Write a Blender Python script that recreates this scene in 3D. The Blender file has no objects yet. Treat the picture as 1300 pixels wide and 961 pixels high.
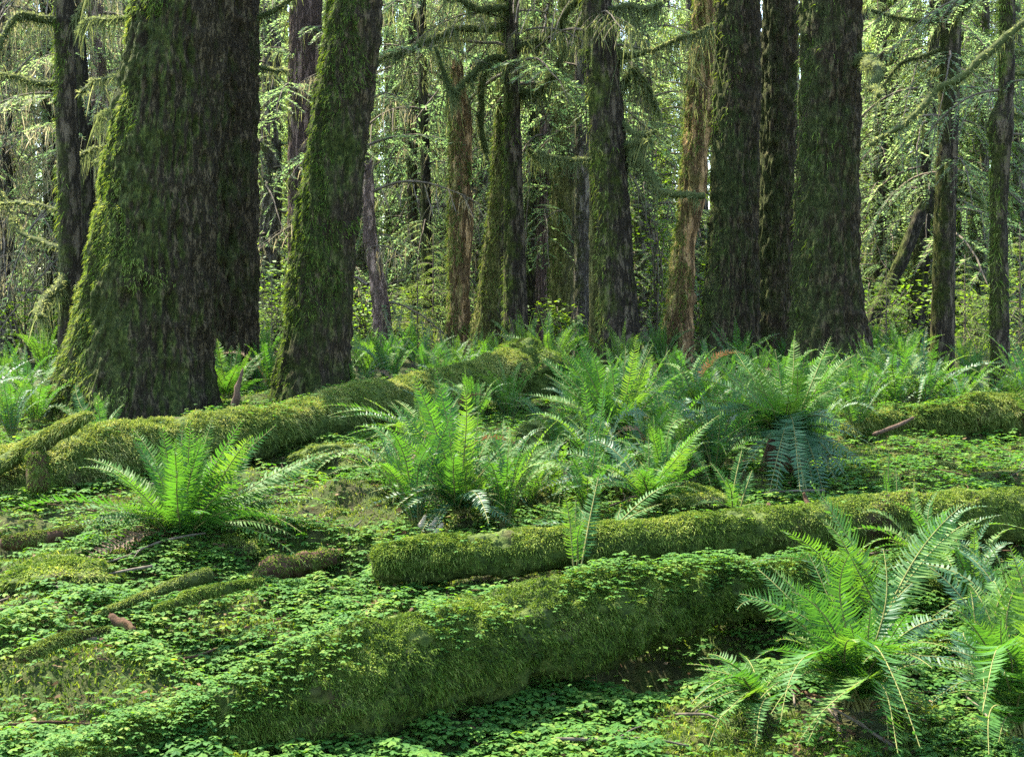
import bpy, math
import numpy as np
from mathutils import Vector

SC = bpy.context.scene
COL = SC.collection
RNG = np.random.default_rng(11)
HAZE = 0
F, CX, HY, EYE = 1700.0, 650.0, 395.0, 1.7     # focal length and horizon measured on the 1300 px wide photo


def at(px, py, d):
    return np.array([(px - CX) / F * d, d, EYE + (HY - py) / F * d])


# ----------------------------------------------------------------------------- noise
def _hash(i, j, k, seed):
    with np.errstate(over='ignore'):
        h = (i.astype(np.uint32) * np.uint32(374761393) + j.astype(np.uint32) * np.uint32(668265263)
             + k.astype(np.uint32) * np.uint32(2147483647) + np.uint32(seed * 974711 + 12345))
        h = (h ^ (h >> np.uint32(13))) * np.uint32(1274126177)
        h = h ^ (h >> np.uint32(16))
        h = (h * np.uint32(2246822519)) ^ (h >> np.uint32(15))
    return (h & np.uint32(0xffffff)).astype(np.float64) / float(0xffffff)


def vnoise(p, seed=0):
    p = np.asarray(p, float)
    f = np.floor(p)
    t = p - f
    t = t * t * (3 - 2 * t)
    i = f.astype(np.int64)
    r = 0
    for a in (0, 1):
        wa = t[..., 0] if a else 1 - t[..., 0]
        for b in (0, 1):
            wb = t[..., 1] if b else 1 - t[..., 1]
            for c in (0, 1):
                wc = t[..., 2] if c else 1 - t[..., 2]
                r = r + wa * wb * wc * _hash(i[..., 0] + a, i[..., 1] + b, i[..., 2] + c, seed)
    return r


def fbm(p, octv=4, seed=0, gain=.5):
    p = np.asarray(p, float)
    s, a, n = 0, 1, 0
    for o in range(octv):
        s = s + a * vnoise(p * 2 ** o + o * 17.3, seed + o)
        n += a
        a *= gain
    return s / n


def ridged(p, octv=3, seed=0):
    p = np.asarray(p, float)
    s, a, n = 0, 1, 0
    for o in range(octv):
        s = s + a * (1 - np.abs(2 * vnoise(p * 2 ** o + o * 7.7, seed + o) - 1))
        n += a
        a *= .5
    return s / n


def norm(v):
    return v / np.maximum(np.linalg.norm(v, axis=-1, keepdims=True), 1e-9)


# ----------------------------------------------------------------------------- mesh helpers
class MB:
    """collects arrays of faces for ONE mesh object"""
    def __init__(self):
        self.V, self.F, self.n = [], [], 0

    def add(self, V, Fs, slot=0, smooth=True):
        V = np.asarray(V, float).reshape(-1, 3)
        if not isinstance(Fs, (list, tuple)):
            Fs = [Fs]
        for q in Fs:
            if len(q):
                self.F.append((np.asarray(q, np.int64) + self.n, slot, smooth))
        self.V.append(V)
        self.n += len(V)

    def mesh(self, name, mats):
        me = bpy.data.meshes.new(name)
        V = np.concatenate(self.V).astype(np.float32)
        me.vertices.add(len(V))
        me.vertices.foreach_set('co', V.ravel())
        loops = np.concatenate([f.ravel() for f, _, _ in self.F]).astype(np.int32)
        tot = np.concatenate([np.full(len(f), f.shape[1], np.int32) for f, _, _ in self.F])
        me.loops.add(len(loops))
        me.loops.foreach_set('vertex_index', loops)
        me.polygons.add(len(tot))
        st = np.zeros(len(tot), np.int32)
        st[1:] = np.cumsum(tot)[:-1]
        me.polygons.foreach_set('loop_start', st)
        me.polygons.foreach_set('loop_total', tot)
        me.polygons.foreach_set('material_index', np.concatenate([np.full(len(f), s, np.int32) for f, s, _ in self.F]))
        me.polygons.foreach_set('use_smooth', np.concatenate([np.full(len(f), sm, bool) for f, _, sm in self.F]))
        for m in (mats if isinstance(mats, (list, tuple)) else [mats]):
            me.materials.append(m)
        me.update(calc_edges=True)
        return me


def link(name, data, parent=None, loc=None):
    o = bpy.data.objects.new(name, data)
    COL.objects.link(o)
    if parent is not None:
        o.parent = parent
    if loc is not None:
        o.location = loc
    return o


def tag(o, label=None, cat=None, group=None, kind=None):
    if label: o['label'] = label
    if cat: o['category'] = cat
    if group: o['group'] = group
    if kind: o['kind'] = kind
    return o


def catmull(pts, n):
    pts = np.asarray(pts, float)
    k = len(pts)
    P = np.vstack([2 * pts[0] - pts[1], pts, 2 * pts[-1] - pts[-2]])
    u = np.linspace(0, k - 1 - 1e-6, n)
    i = u.astype(int)
    t = (u - i)[:, None]
    a, b, c, d = P[i], P[i + 1], P[i + 2], P[i + 3]
    return .5 * (2 * b + (c - a) * t + (2 * a - 5 * b + 4 * c - d) * t ** 2 + (3 * b - a - 3 * c + d) * t ** 3)


def tube(path, rad, nseg):
    """verts as (k, nseg, 3), outward normals, quads"""
    path = np.asarray(path, float)
    k = len(path)
    T = norm(np.gradient(path, axis=0))
    N = np.zeros_like(T)
    ref = np.array([1., 0, 0]) if abs(T[0][0]) < .8 else np.array([0, 0, 1.])
    n = ref - T[0] * ref.dot(T[0])
    n /= np.linalg.norm(n)
    for i in range(k):
        n = n - T[i] * n.dot(T[i])
        n = n / np.linalg.norm(n)
        N[i] = n
    B = np.cross(T, N)
    th = np.linspace(0, 2 * np.pi, nseg, endpoint=False)
    D = np.cos(th)[None, :, None] * N[:, None] + np.sin(th)[None, :, None] * B[:, None]
    V = path[:, None] + D * np.asarray(rad)[:, None, None]
    i, j = np.meshgrid(np.arange(k - 1), np.arange(nseg), indexing='ij')
    a = i * nseg + j
    b = i * nseg + (j + 1) % nseg
    Q = np.stack([a, b, b + nseg, a + nseg], -1).reshape(-1, 4)
    return V, D, Q


def cap_tris(k, nseg, end, base):
    """fan to an extra centre vertex number `base`"""
    j = np.arange(nseg)
    o = (k - 1) * nseg if end else 0
    a, b = o + j, o + (j + 1) % nseg
    return np.stack([a, b, np.full(nseg, base)] if end else [b, a, np.full(nseg, base)], -1)


def add_tube(mb, path, rad, nseg, disp=None, slot=0, capslot=None):
    V, D, Q = tube(path, rad, nseg)
    if disp is not None:
        V = V + D * disp(V, D)[..., None]
    k = len(path)
    c0, c1 = V[0].mean(0), V[-1].mean(0)
    allv = np.vstack([V.reshape(-1, 3), c0[None], c1[None]])
    base = mb.n
    mb.add(allv, [Q], slot)
    cs = slot if capslot is None else capslot
    mb.F.append((cap_tris(k, nseg, False, k * nseg) + base, cs, False))
    mb.F.append((cap_tris(k, nseg, True, k * nseg + 1) + base, cs, False))
    return V, D


def blades(mb, P, D, L, W, sag=.35, slot=0, rng=RNG):
    """thin two segment blades: moss, strands, needles"""
    n = len(P)
    D = norm(D)
    L = np.broadcast_to(L, (n,))[:, None]
    W = np.broadcast_to(W, (n,))[:, None]
    S = norm(np.cross(D, rng.normal(size=(n, 3))))
    M = P + D * L * .55
    M[:, 2:] -= L * sag * .12
    T = P + D * L
    T[:, 2:] -= L * sag
    V = np.stack([P - S * W * .5, P + S * W * .5, M - S * W * .5, M + S * W * .5, T - S * W * .1, T + S * W * .1], 1)
    i = (np.arange(n) * 6)[:, None]
    q = np.concatenate([i + np.array([[0, 1, 3, 2]]), i + np.array([[2, 3, 5, 4]])])
    mb.add(V, [q], slot, False)


def on_tube(V, D, n, rng=RNG, upbias=0, kmin=0, kmax=None):
    """random points and normals on a displaced tube"""
    k, s, _ = V.shape
    kmax = k - 1.001 if kmax is None else kmax
    m = n * 3 if upbias else n
    u = rng.uniform(kmin, kmax, m)
    v = rng.uniform(0, s, m)
    i, j = u.astype(int), v.astype(int) % s
    a, b = (u - i)[:, None], (v - np.floor(v))[:, None]
    j2 = (j + 1) % s
    P = (V[i, j] * (1 - a) + V[i + 1, j] * a) * (1 - b) + (V[i, j2] * (1 - a) + V[i + 1, j2] * a) * b
    N = norm((D[i, j] * (1 - a) + D[i + 1, j] * a) * (1 - b) + (D[i, j2] * (1 - a) + D[i + 1, j2] * a) * b)
    if upbias:
        keep = rng.uniform(size=m) < np.clip((N[:, 2] + upbias) / (1 + upbias), 0.02, 1)
        P, N = P[keep][:n], N[keep][:n]
    return P, N


# ----------------------------------------------------------------------------- materials
def new_mat(name):
    m = bpy.data.materials.new(name)
    m.use_nodes = True
    nt = m.node_tree
    nt.nodes.clear()
    out = nt.nodes.new('ShaderNodeOutputMaterial')
    return m, nt, out


def node(nt, t, **kw):
    n = nt.nodes.new(t)
    for k, v in kw.items():
        if k.startswith('i_'):
            n.inputs[int(k[2:]) if k[2:].isdigit() else k[2:].replace('_', ' ')].default_value = v
        else:
            setattr(n, k, v)
    return n


def ramp(nt, stops, src=None):
    r = nt.nodes.new('ShaderNodeValToRGB')
    e = r.color_ramp.elements
    while len(e) > 1:
        e.remove(e[-1])
    for i, (p, c) in enumerate(stops):
        x = e[0] if i == 0 else e.new(p)
        x.position = p
        x.color = (*c, 1)
    if src is not None:
        nt.links.new(src, r.inputs[0])
    return r


def leaf_mat(name, stops, trans=.45, tcol=(1.3, 1.25, .55), rough=.45, spec=.5, island=True, patch=0.):
    m, nt, out = new_mat(name)
    L = nt.links.new
    geo = node(nt, 'ShaderNodeNewGeometry')
    inf = node(nt, 'ShaderNodeObjectInfo')
    mixv = node(nt, 'ShaderNodeMath', operation='MULTIPLY_ADD')
    L(geo.outputs['Random Per Island'], mixv.inputs[0])
    mixv.inputs[1].default_value = .6 if island else .15
    ob = node(nt, 'ShaderNodeMath', operation='MULTIPLY')
    L(inf.outputs['Random'], ob.inputs[0])
    ob.inputs[1].default_value = .4 if island else .85
    L(ob.outputs[0], mixv.inputs[2])
    fac = mixv.outputs[0]
    if patch:
        tc = node(nt, 'ShaderNodeTexCoord')
        nz = node(nt, 'ShaderNodeTexNoise', i_Scale=3.4, i_Detail=5., i_Roughness=.7)
        L(tc.outputs['Object'], nz.inputs['Vector'])
        mr = node(nt, 'ShaderNodeMapRange')
        mr.inputs[1].default_value, mr.inputs[2].default_value = .3, .7
        mr.inputs[3].default_value, mr.inputs[4].default_value = -patch * .6, patch * .6
        L(nz.outputs['Fac'], mr.inputs[0])
        ad = node(nt, 'ShaderNodeMath', operation='ADD')
        L(fac, ad.inputs[0]); L(mr.outputs[0], ad.inputs[1])
        fac = ad.outputs[0]
    r = ramp(nt, stops, fac)
    p = node(nt, 'ShaderNodeBsdfPrincipled')
    p.inputs['Roughness'].default_value = rough
    p.inputs['Specular IOR Level'].default_value = spec
    L(r.outputs[0], p.inputs['Base Color'])
    t = node(nt, 'ShaderNodeBsdfTranslucent')
    mc = node(nt, 'ShaderNodeMix', data_type='RGBA', blend_type='MULTIPLY')
    mc.inputs['Factor'].default_value = 1
    L(r.outputs[0], mc.inputs[6])
    mc.inputs[7].default_value = (*tcol, 1)
    L(mc.outputs[2], t.inputs[0])
    mx = node(nt, 'ShaderNodeMixShader')
    mx.inputs[0].default_value = trans
    L(p.outputs[0], mx.inputs[1])
    L(t.outputs[0], mx.inputs[2])
    L(mx.outputs[0], out.inputs[0])
    return m


def bark_mat(name, dark, light, moss=.3, mosscol=((.025, .045, .006), (.10, .115, .022)), zs=.26, sc=17., side=.5, low=0.):
    """furrowed bark with patches of moss; `side` = moss favours the sheltered left flank, `low` = the foot"""
    m, nt, out = new_mat(name)
    L = nt.links.new
    tc = node(nt, 'ShaderNodeTexCoord')
    mp = node(nt, 'ShaderNodeMapping')
    mp.inputs['Scale'].default_value = (1, 1, zs)
    L(tc.outputs['Object'], mp.inputs[0])
    n1 = node(nt, 'ShaderNodeTexNoise', i_Scale=sc * 1.7, i_Detail=8., i_Roughness=.78)
    L(mp.outputs[0], n1.inputs['Vector'])
    v1 = node(nt, 'ShaderNodeTexVoronoi', feature='DISTANCE_TO_EDGE', i_Scale=sc)
    wn = node(nt, 'ShaderNodeMix', data_type='VECTOR')
    wn.inputs[0].default_value = .2
    L(mp.outputs[0], wn.inputs[4])
    L(n1.outputs['Color'], wn.inputs[5])
    L(wn.outputs[1], v1.inputs['Vector'])
    crk = node(nt, 'ShaderNodeMapRange')
    crk.inputs[1].default_value = 0
    crk.inputs[2].default_value = .2
    L(v1.outputs['Distance'], crk.inputs[0])
    r = ramp(nt, [(.25, dark), (.8, light)], n1.outputs['Fac'])
    dk = node(nt, 'ShaderNodeMix', data_type='RGBA', blend_type='MULTIPLY')
    dk.inputs[0].default_value = .68
    L(r.outputs[0], dk.inputs[6])
    L(crk.outputs[0], dk.inputs[7])
    # moss mask
    n2 = node(nt, 'ShaderNodeTexNoise', i_Scale=2.2, i_Detail=7., i_Roughness=.72)
    L(tc.outputs['Object'], n2.inputs['Vector'])
    geo = node(nt, 'ShaderNodeNewGeometry')
    sx = node(nt, 'ShaderNodeSeparateXYZ')
    L(geo.outputs['Normal'], sx.inputs[0])
    so = node(nt, 'ShaderNodeSeparateXYZ')
    L(tc.outputs['Object'], so.inputs[0])
    a = node(nt, 'ShaderNodeMath', operation='MULTIPLY_ADD')
    L(sx.outputs[0], a.inputs[0]); a.inputs[1].default_value = -.22 * side
    L(n2.outputs['Fac'], a.inputs[2])
    b = node(nt, 'ShaderNodeMath', operation='MULTIPLY_ADD')
    L(so.outputs[2], b.inputs[0]); b.inputs[1].default_value = -low
    L(a.outputs[0], b.inputs[2])
    mk = node(nt, 'ShaderNodeMapRange')
    mk.inputs[1].default_value = .62 - moss * .35
    mk.inputs[2].default_value = .80 - moss * .35
    L(b.outputs[0], mk.inputs[0])
    n3 = node(nt, 'ShaderNodeTexNoise', i_Scale=26., i_Detail=4.)
    L(tc.outputs['Object'], n3.inputs['Vector'])
    rm = ramp(nt, [(.3, mosscol[0]), (.72, mosscol[1])], n3.outputs['Fac'])
    cm = node(nt, 'ShaderNodeMix', data_type='RGBA')
    L(mk.outputs[0], cm.inputs[0])
    L(dk.outputs[2], cm.inputs[6])
    L(rm.outputs[0], cm.inputs[7])
    p = node(nt, 'ShaderNodeBsdfPrincipled')
    p.inputs['Roughness'].default_value = .95
    p.inputs['Specular IOR Level'].default_value = .12
    L(cm.outputs[2], p.inputs['Base Color'])
    hh = node(nt, 'ShaderNodeMath', operation='MULTIPLY_ADD')
    L(n1.outputs['Fac'], hh.inputs[0]); hh.inputs[1].default_value = .8
    L(crk.outputs[0], hh.inputs[2])
    h2 = node(nt, 'ShaderNodeMath', operation='MULTIPLY_ADD')
    L(n3.outputs['Fac'], h2.inputs[0]); h2.inputs[1].default_value = .5
    L(hh.outputs[0], h2.inputs[2])
    bp = node(nt, 'ShaderNodeBump')
    bp.inputs['Strength'].default_value = .9
    bp.inputs['Distance'].default_value = .04
    L(h2.outputs[0], bp.inputs['Height'])
    L(bp.outputs[0], p.inputs['Normal'])
    L(p.outputs[0], out.inputs[0])
    return m


def noise_mat(name, stops, sc=8., detail=6., bump=.5, dist=.02, rough=.95, zs=1., second=None):
    m, nt, out = new_mat(name)
    L = nt.links.new
    tc = node(nt, 'ShaderNodeTexCoord')
    mp = node(nt, 'ShaderNodeMapping')
    mp.inputs['Scale'].default_value = (1, 1, zs)
    L(tc.outputs['Object'], mp.inputs[0])
    n1 = node(nt, 'ShaderNodeTexNoise', i_Scale=sc, i_Detail=detail, i_Roughness=.65)
    L(mp.outputs[0], n1.inputs['Vector'])
    r = ramp(nt, stops, n1.outputs['Fac'])
    c = r.outputs[0]
    if second:
        n2 = node(nt, 'ShaderNodeTexNoise', i_Scale=second[0], i_Detail=4.)
        L(mp.outputs[0], n2.inputs['Vector'])
        mr = node(nt, 'ShaderNodeMapRange')
        mr.inputs[1].default_value = second[2]
        mr.inputs[2].default_value = second[2] + .12
        L(n2.outputs['Fac'], mr.inputs[0])
        mx = node(nt, 'ShaderNodeMix', data_type='RGBA')
        L(mr.outputs[0], mx.inputs[0])
        L(c, mx.inputs[6])
        mx.inputs[7].default_value = (*second[1], 1)
        c = mx.outputs[2]
    p = node(nt, 'ShaderNodeBsdfPrincipled')
    p.inputs['Roughness'].default_value = rough
    p.inputs['Specular IOR Level'].default_value = .15
    L(c, p.inputs['Base Color'])
    bp = node(nt, 'ShaderNodeBump')
    bp.inputs['Strength'].default_value = bump
    bp.inputs['Distance'].default_value = dist
    L(n1.outputs['Fac'], bp.inputs['Height'])
    L(bp.outputs[0], p.inputs['Normal'])
    L(p.outputs[0], out.inputs[0])
    return m


M = {}
M['fern'] = leaf_mat('fern_green', [(0, (.025, .085, .022)), (.5, (.045, .125, .022)), (1, (.08, .15, .03))], .42, (1.45, 1.4, .45), .6, .17, island=False)
M['fern_skylit'] = leaf_mat('fern_green_skylit', [(0, (.022, .072, .03)), (1, (.038, .10, .036))], .32, (1.35, 1.4, .5), .55, .3, island=False)  # bluer copy of the fern green: sky reflection on fronds put into the colour
M['fern_dead'] = leaf_mat('fern_brown', [(0, (.07, .042, .022)), (1, (.14, .09, .05))], .3, (1.2, 1, .7), .7, .2)
M['oxalis'] = leaf_mat('oxalis_green', [(0, (.022, .08, .016)), (.4, (.04, .12, .018)), (.75, (.075, .16, .022)), (1, (.15, .2, .035))], .45, (1.5, 1.45, .4), .7, .15, patch=.5)
M['mossblade'] = leaf_mat('moss_shoots', [(0, (.022, .03, .010)), (.2, (.03, .062, .010)), (.5, (.075, .13, .018)), (.8, (.15, .20, .04)), (1, (.24, .27, .08))], .35, (1.3, 1.25, .5), .85, .08, patch=.55)
M['mossgold'] = leaf_mat('moss_shoots_golden', [(0, (.03, .03, .012)), (.2, (.042, .072, .014)), (.5, (.095, .145, .028)), (.8, (.175, .215, .055)), (1, (.27, .28, .10))], .35, (1.3, 1.2, .55), .85, .08, patch=.55)
M['needle'] = leaf_mat('hemlock_needles', [(0, (.05, .105, .052)), (.5, (.095, .16, .07)), (1, (.165, .22, .10))], .58, (2.2, 2.15, 1.5), .6, .2)
M['needle_bright'] = leaf_mat('young_needles', [(0, (.045, .10, .024)), (.5, (.08, .145, .03)), (1, (.14, .2, .05))], .58, (2., 1.8, .7), .6, .2)
M['maple'] = leaf_mat('maple_leaf', [(0, (.05, .12, .02)), (1, (.12, .2, .03))], .5, (1.6, 1.5, .4), .45, .3)
M['drape'] = leaf_mat('hanging_moss', [(0, (.045, .065, .026)), (.5, (.09, .115, .046)), (1, (.17, .19, .09))], .5, (1.6, 1.5, 1.1), .9, .1)
M['drape_pale'] = leaf_mat('dry_hanging_moss', [(0, (.10, .108, .06)), (.5, (.2, .195, .12)), (1, (.33, .31, .21))], .55, (1.6, 1.45, 1.2), .9, .1)
M['moss'] = noise_mat('moss_mat', [(.3, (.018, .026, .008)), (.5, (.045, .07, .012)), (.7, (.10, .12, .026))], 22., 8., 1., .04, second=(3.1, (.04, .028, .014), .58))
M['limb'] = noise_mat('mossy_limb', [(.3, (.02, .026, .008)), (.55, (.04, .052, .013)), (.75, (.08, .09, .026))], 14., 6., .8, .03)
M['stem'] = noise_mat('fern_stem', [(.3, (.07, .075, .022)), (.7, (.15, .15, .05))], 12., 3., .2, .005)
M['twig'] = noise_mat('twig_bark', [(.3, (.05, .04, .028)), (.7, (.13, .11, .08))], 12., 4., .4, .01)
M['wood'] = noise_mat('broken_wood', [(.3, (.03, .019, .012)), (.7, (.12, .078, .05))], 22., 8., 1., .03, zs=.4)
M['palewood'] = noise_mat('pale_wood', [(.3, (.2, .15, .09)), (.7, (.42, .34, .23))], 9., 6., .6, .02, zs=.3)
M['rotten'] = noise_mat('rotten_wood', [(.3, (.022, .012, .006)), (.7, (.09, .05, .026))], 10., 6., .8, .03, second=(5., (.05, .065, .012), .55))
M['ground'] = noise_mat('forest_floor', [(.25, (.014, .012, .006)), (.5, (.03, .034, .009)), (.75, (.055, .062, .013))], 11., 10., 1., .05, second=(5.2, (.028, .045, .008), .46))


# ----------------------------------------------------------------------------- ground
PY = np.array([-40, 0, 4, 5.5, 7, 9, 11, 13, 16, 20, 30, 60, 140, 400])
PZ = np.array([0, 0, 0, .05, .25, .5, .62, .68, .83, .98, 1.05, 1.25, 3.0, 14])
BUMPS = []      # x, y, dz, sx, sy


def bump_at(px, py, d, dz, sx, sy):
    p = at(px, py, d)
    BUMPS.append((p[0], p[1], dz, sx, sy))


BUMPS.append((.80, 6.18, -.45, .6, .25))     # hollow under the big log
bump_at(385, 722, 7.35, -.32, .26, .18)
bump_at(375, 585, 10.0, -.2, .45, .3)
bump_at(15, 715, 7.8, -.28, .35, .3)
bump_at(330, 935, 4.75, .10, .6, .3)
bump_at(520, 880, 5.25, .05, .35, .22)
bump_at(180, 940, 4.8, .03, .6, .4)
for _a, _b, _d in ((170, 530, 13), (281, 450, 15.5), (394, 510, 13.5), (786, 450, 17), (926, 455, 17), (1053, 458, 16), (981, 460, 19)):
    bump_at(_a, _b, _d, .05, .9, .8)
for _a, _b, _d, _z in ((450, 640, 8.6, .14), (330, 610, 9.0, .1), (150, 830, 5.8, .1), (300, 800, 6.0, -.08), (60, 790, 6.2, .08), (640, 600, 9.2, .1), (880, 600, 9.0, .08), (1180, 600, 9.2, .08), (560, 760, 6.6, .06)):
    bump_at(_a, _b, _d, _z, .3, .25)
bump_at(1320, 690, 7.5, .1, .8, .35)
bump_at(1010, 610, 9.2, .05, .5, .4)
bump_at(230, 690, 7.7, .08, .5, .4)
bump_at(620, 640, 8.2, .07, .8, .4)


def gz(x, y):
    x, y = np.asarray(x, float), np.asarray(y, float)
    z = np.interp(y, PY, PZ)
    for bx, by, dz, sx, sy in BUMPS:
        z = z + dz * np.exp(-((x - bx) / sx) ** 2 - ((y - by) / sy) ** 2)
    p = np.stack([x, y, np.zeros_like(x)], -1)
    z = z + (fbm(p * .9, 4, 5) - .5) * .24 + (fbm(p * 2.6, 3, 7) - .5) * .18 + (fbm(p * 7, 3, 9) - .5) * .08
    return z


def build_ground():
    ys = np.concatenate([np.linspace(-40, 3.5, 24)[:-1], np.linspace(3.5, 14, 300)[:-1], np.geomspace(14, 400, 110)])
    xs = np.linspace(-1, 1, 381)
    xs = np.sign(xs) * (np.abs(xs) * 6 + (np.abs(xs) ** 7) * 240)
    X, Y = np.meshgrid(xs, ys, indexing='xy')
    Z = gz(X, Y)
    ny, nx = X.shape
    i, j = np.meshgrid(np.arange(ny - 1), np.arange(nx - 1), indexing='ij')
    a = i * nx + j
    Q = np.stack([a, a + 1, a + nx + 1, a + nx], -1).reshape(-1, 4)
    mb = MB()
    mb.add(np.stack([X, Y, Z], -1), [Q])
    tag(link('ground', mb.mesh('ground', M['ground'])), kind='structure')


build_ground()


# ----------------------------------------------------------------------------- trunks
def trunk_mesh(name, poly, d, mat, fur=.03, fsc=7., lobes=0, flare=0., seed=0, top=12.5, nseg=96, gnarl=0., broken=False, dz=.045, sway=.0, fz=.3):
    """poly: (px, py, half width px) from foot to top of what the photo shows; returns mesh, base, V, D (world minus base)"""
    P = np.array([at(a, b, d) for a, b, _ in poly])
    R = np.array([w / F * d for _, _, w in poly])
    base = P[0].copy()
    base[2] = float(gz(base[0], base[1]))
    # sunk foot
    P = np.vstack([P[0] - np.array([0, 0, max(.35, P[0][2] - base[2] + .35)]), P])
    R = np.concatenate([[R[0] * 1.08], R])
    if not broken:
        t = P[-1] - P[-2]
        t = t / max(t[2], .1)
        ext = max(top - P[-1][2], .5)
        P = np.vstack([P, P[-1] + t * ext * .5 * np.array([.7, .7, 1]), P[-1] + t * ext * np.array([.45, .45, 1])])
        R = np.concatenate([R, [R[-1] * .9, R[-1] * .78]])
    zz = P[:, 2]
    vis_top = EYE + HY / F * d + .3
    z1 = np.arange(zz[0], min(vis_top, zz[-1]), dz)
    z2 = np.arange(z1[-1] + .3, zz[-1] + .01, .3)
    z = np.concatenate([z1, z2])
    # smooth interpolation through the polyline
    fine = catmull(np.column_stack([P, R]), 400)
    o = np.argsort(fine[:, 2])
    fine = fine[o]
    path = np.column_stack([np.interp(z, fine[:, 2], fine[:, c]) for c in (0, 1)] + [z])
    rad = np.interp(z, fine[:, 2], fine[:, 3])
    if sway:
        path[:, 0] += (vnoise(np.column_stack([z * .9, z * 0, z * 0]), seed + 40) - .5) * sway
    V, D, Q = tube(path, rad, nseg)
    q = V - base
    th = np.arctan2(D[..., 1], D[..., 0])
    h = np.maximum(V[..., 2] - base[2], 0)
    dsp = np.zeros(V.shape[:2])
    if lobes:
        dsp += flare * np.exp(-h / .55) * (.35 + .65 * np.cos(lobes * th + seed) ** 2)
    if gnarl:
        dsp += gnarl * (fbm(q * np.array([3, 3, 1.2]), 3, seed + 3) - .5) * 2
    w = (fbm(q * 2.0, 2, seed + 9) - .5)[..., None] * .35
    f1 = ridged((q + w * .3) * np.array([fsc, fsc, fsc * fz]), 3, seed)
    f2 = fbm(q * np.array([fsc * 3, fsc * 3, fsc * 1.1]), 3, seed + 5)
    f3 = fbm(q * np.array([fsc * 1.3, fsc * 1.3, fsc * .6]), 2, seed + 15)
    dsp += fur * (np.clip(f1, .25, .85) - .6) * 2.2 + fur * 1.0 * (f2 - .5) + fur * .8 * (f3 - .5)
    V = V + D * dsp[..., None]
    if broken:
        k = len(z)
        cut = (z[-1] - V[-1, :, 2].mean())
        for i in range(max(0, k - 10), k):
            V[i, :, 2] -= (vnoise(np.column_stack([np.cos(th[i]) * 2, np.sin(th[i]) * 2, th[i] * 0]), seed + 70)) * .5 * (i - (k - 10)) / 10
    mb = MB()
    V = V - base
    k = len(z)
    mb.add(np.vstack([V.reshape(-1, 3), V[-1].mean(0)[None]]), [Q])
    mb.F.append((cap_tris(k, nseg, True, k * nseg), 0, False))
    return mb.mesh(name, mat), base, V, D


def limb_mesh(pts, r0, r1, seed=0, lump=.5, nseg=9, n=None):
    """gnarled moss covered limb through world points"""
    pts = np.asarray(pts, float)
    ln = np.linalg.norm(np.diff(pts, axis=0), axis=1).sum()
    n = n or max(14, int(ln / .06))
    path = catmull(pts, n)
    t = np.linspace(0, 1, n)
    j = np.stack([fbm(np.column_stack([t * ln * 3, t * 0 + s * 9.1, t * 0]), 3, seed + s) - .5 for s in range(3)], 1)
    path = path + j * min(.26, ln * .075) * np.clip(t * 6, 0, 1)[:, None]
    rad = r0 + (r1 - r0) * t
    V, D, Q = tube(path, rad, nseg)
    V = V + D * (rad[:, None] * lump * (fbm(V * 9, 3, seed + 8) - .45) * 2)[..., None]
    return V, D, Q, path, rad


def strands(mb, P, rng, lmin=.06, lmax=.4, w=.012, slot=0):
    n = len(P)
    L = lmin + (lmax - lmin) * rng.uniform(size=n) ** 2.2
    D = np.column_stack([rng.normal(0, .3, n), rng.normal(0, .3, n), -np.ones(n)])
    blades(mb, P, D, L, w * .62 * rng.uniform(.5, 1.5, n), .35, slot, rng)
    k = rng.uniform(size=n) < .8
    blades(mb, P[k] + rng.normal(0, .02, (k.sum(), 3)), D[k] + rng.normal(0, .35, (k.sum(), 3)), L[k] * .6, w * .55, .3, slot, rng)


def add_limb(root, base, pts, r0, r1, seed, moss=1., strand=(.05, .35), mat='limb', drape='drape', name='limb', w=.013):
    rng = np.random.default_rng(seed)
    V, D, Q, path, rad = limb_mesh(pts, r0, r1, seed)
    mb = MB()
    V0 = V - base
    k, s, _ = V.shape
    mb.add(np.vstack([V0.reshape(-1, 3), V0[-1].mean(0)[None]]), [Q])
    mb.F.append((cap_tris(k, s, True, k * s), 0, True))
    lo = link(name, mb.mesh(name, M[mat]), root)
    if moss > 0:
        ln = np.linalg.norm(np.diff(path, axis=0), axis=1).sum()
        m2 = MB()
        ns = int(ln * 170 * moss)
        P, N = on_tube(V0, D, ns, rng)
        P[:, 2] -= rad.mean() * .2
        # strands gather in curtains
        c = vnoise(P * 4.5, seed + 3)
        P = P[c > .42]
        strands(m2, P, rng, strand[0], strand[1], w)
        P, N = on_tube(V0, D, int(ln * 260 * moss), rng)
        blades(m2, P, N + rng.normal(0, .5, N.shape), rng.uniform(.02, .06, len(P)), .011, .3, 0, rng)
        tag(link('hanging_moss', m2.mesh('hanging_moss', M[drape]), lo), kind='stuff')
    return lo


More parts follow.
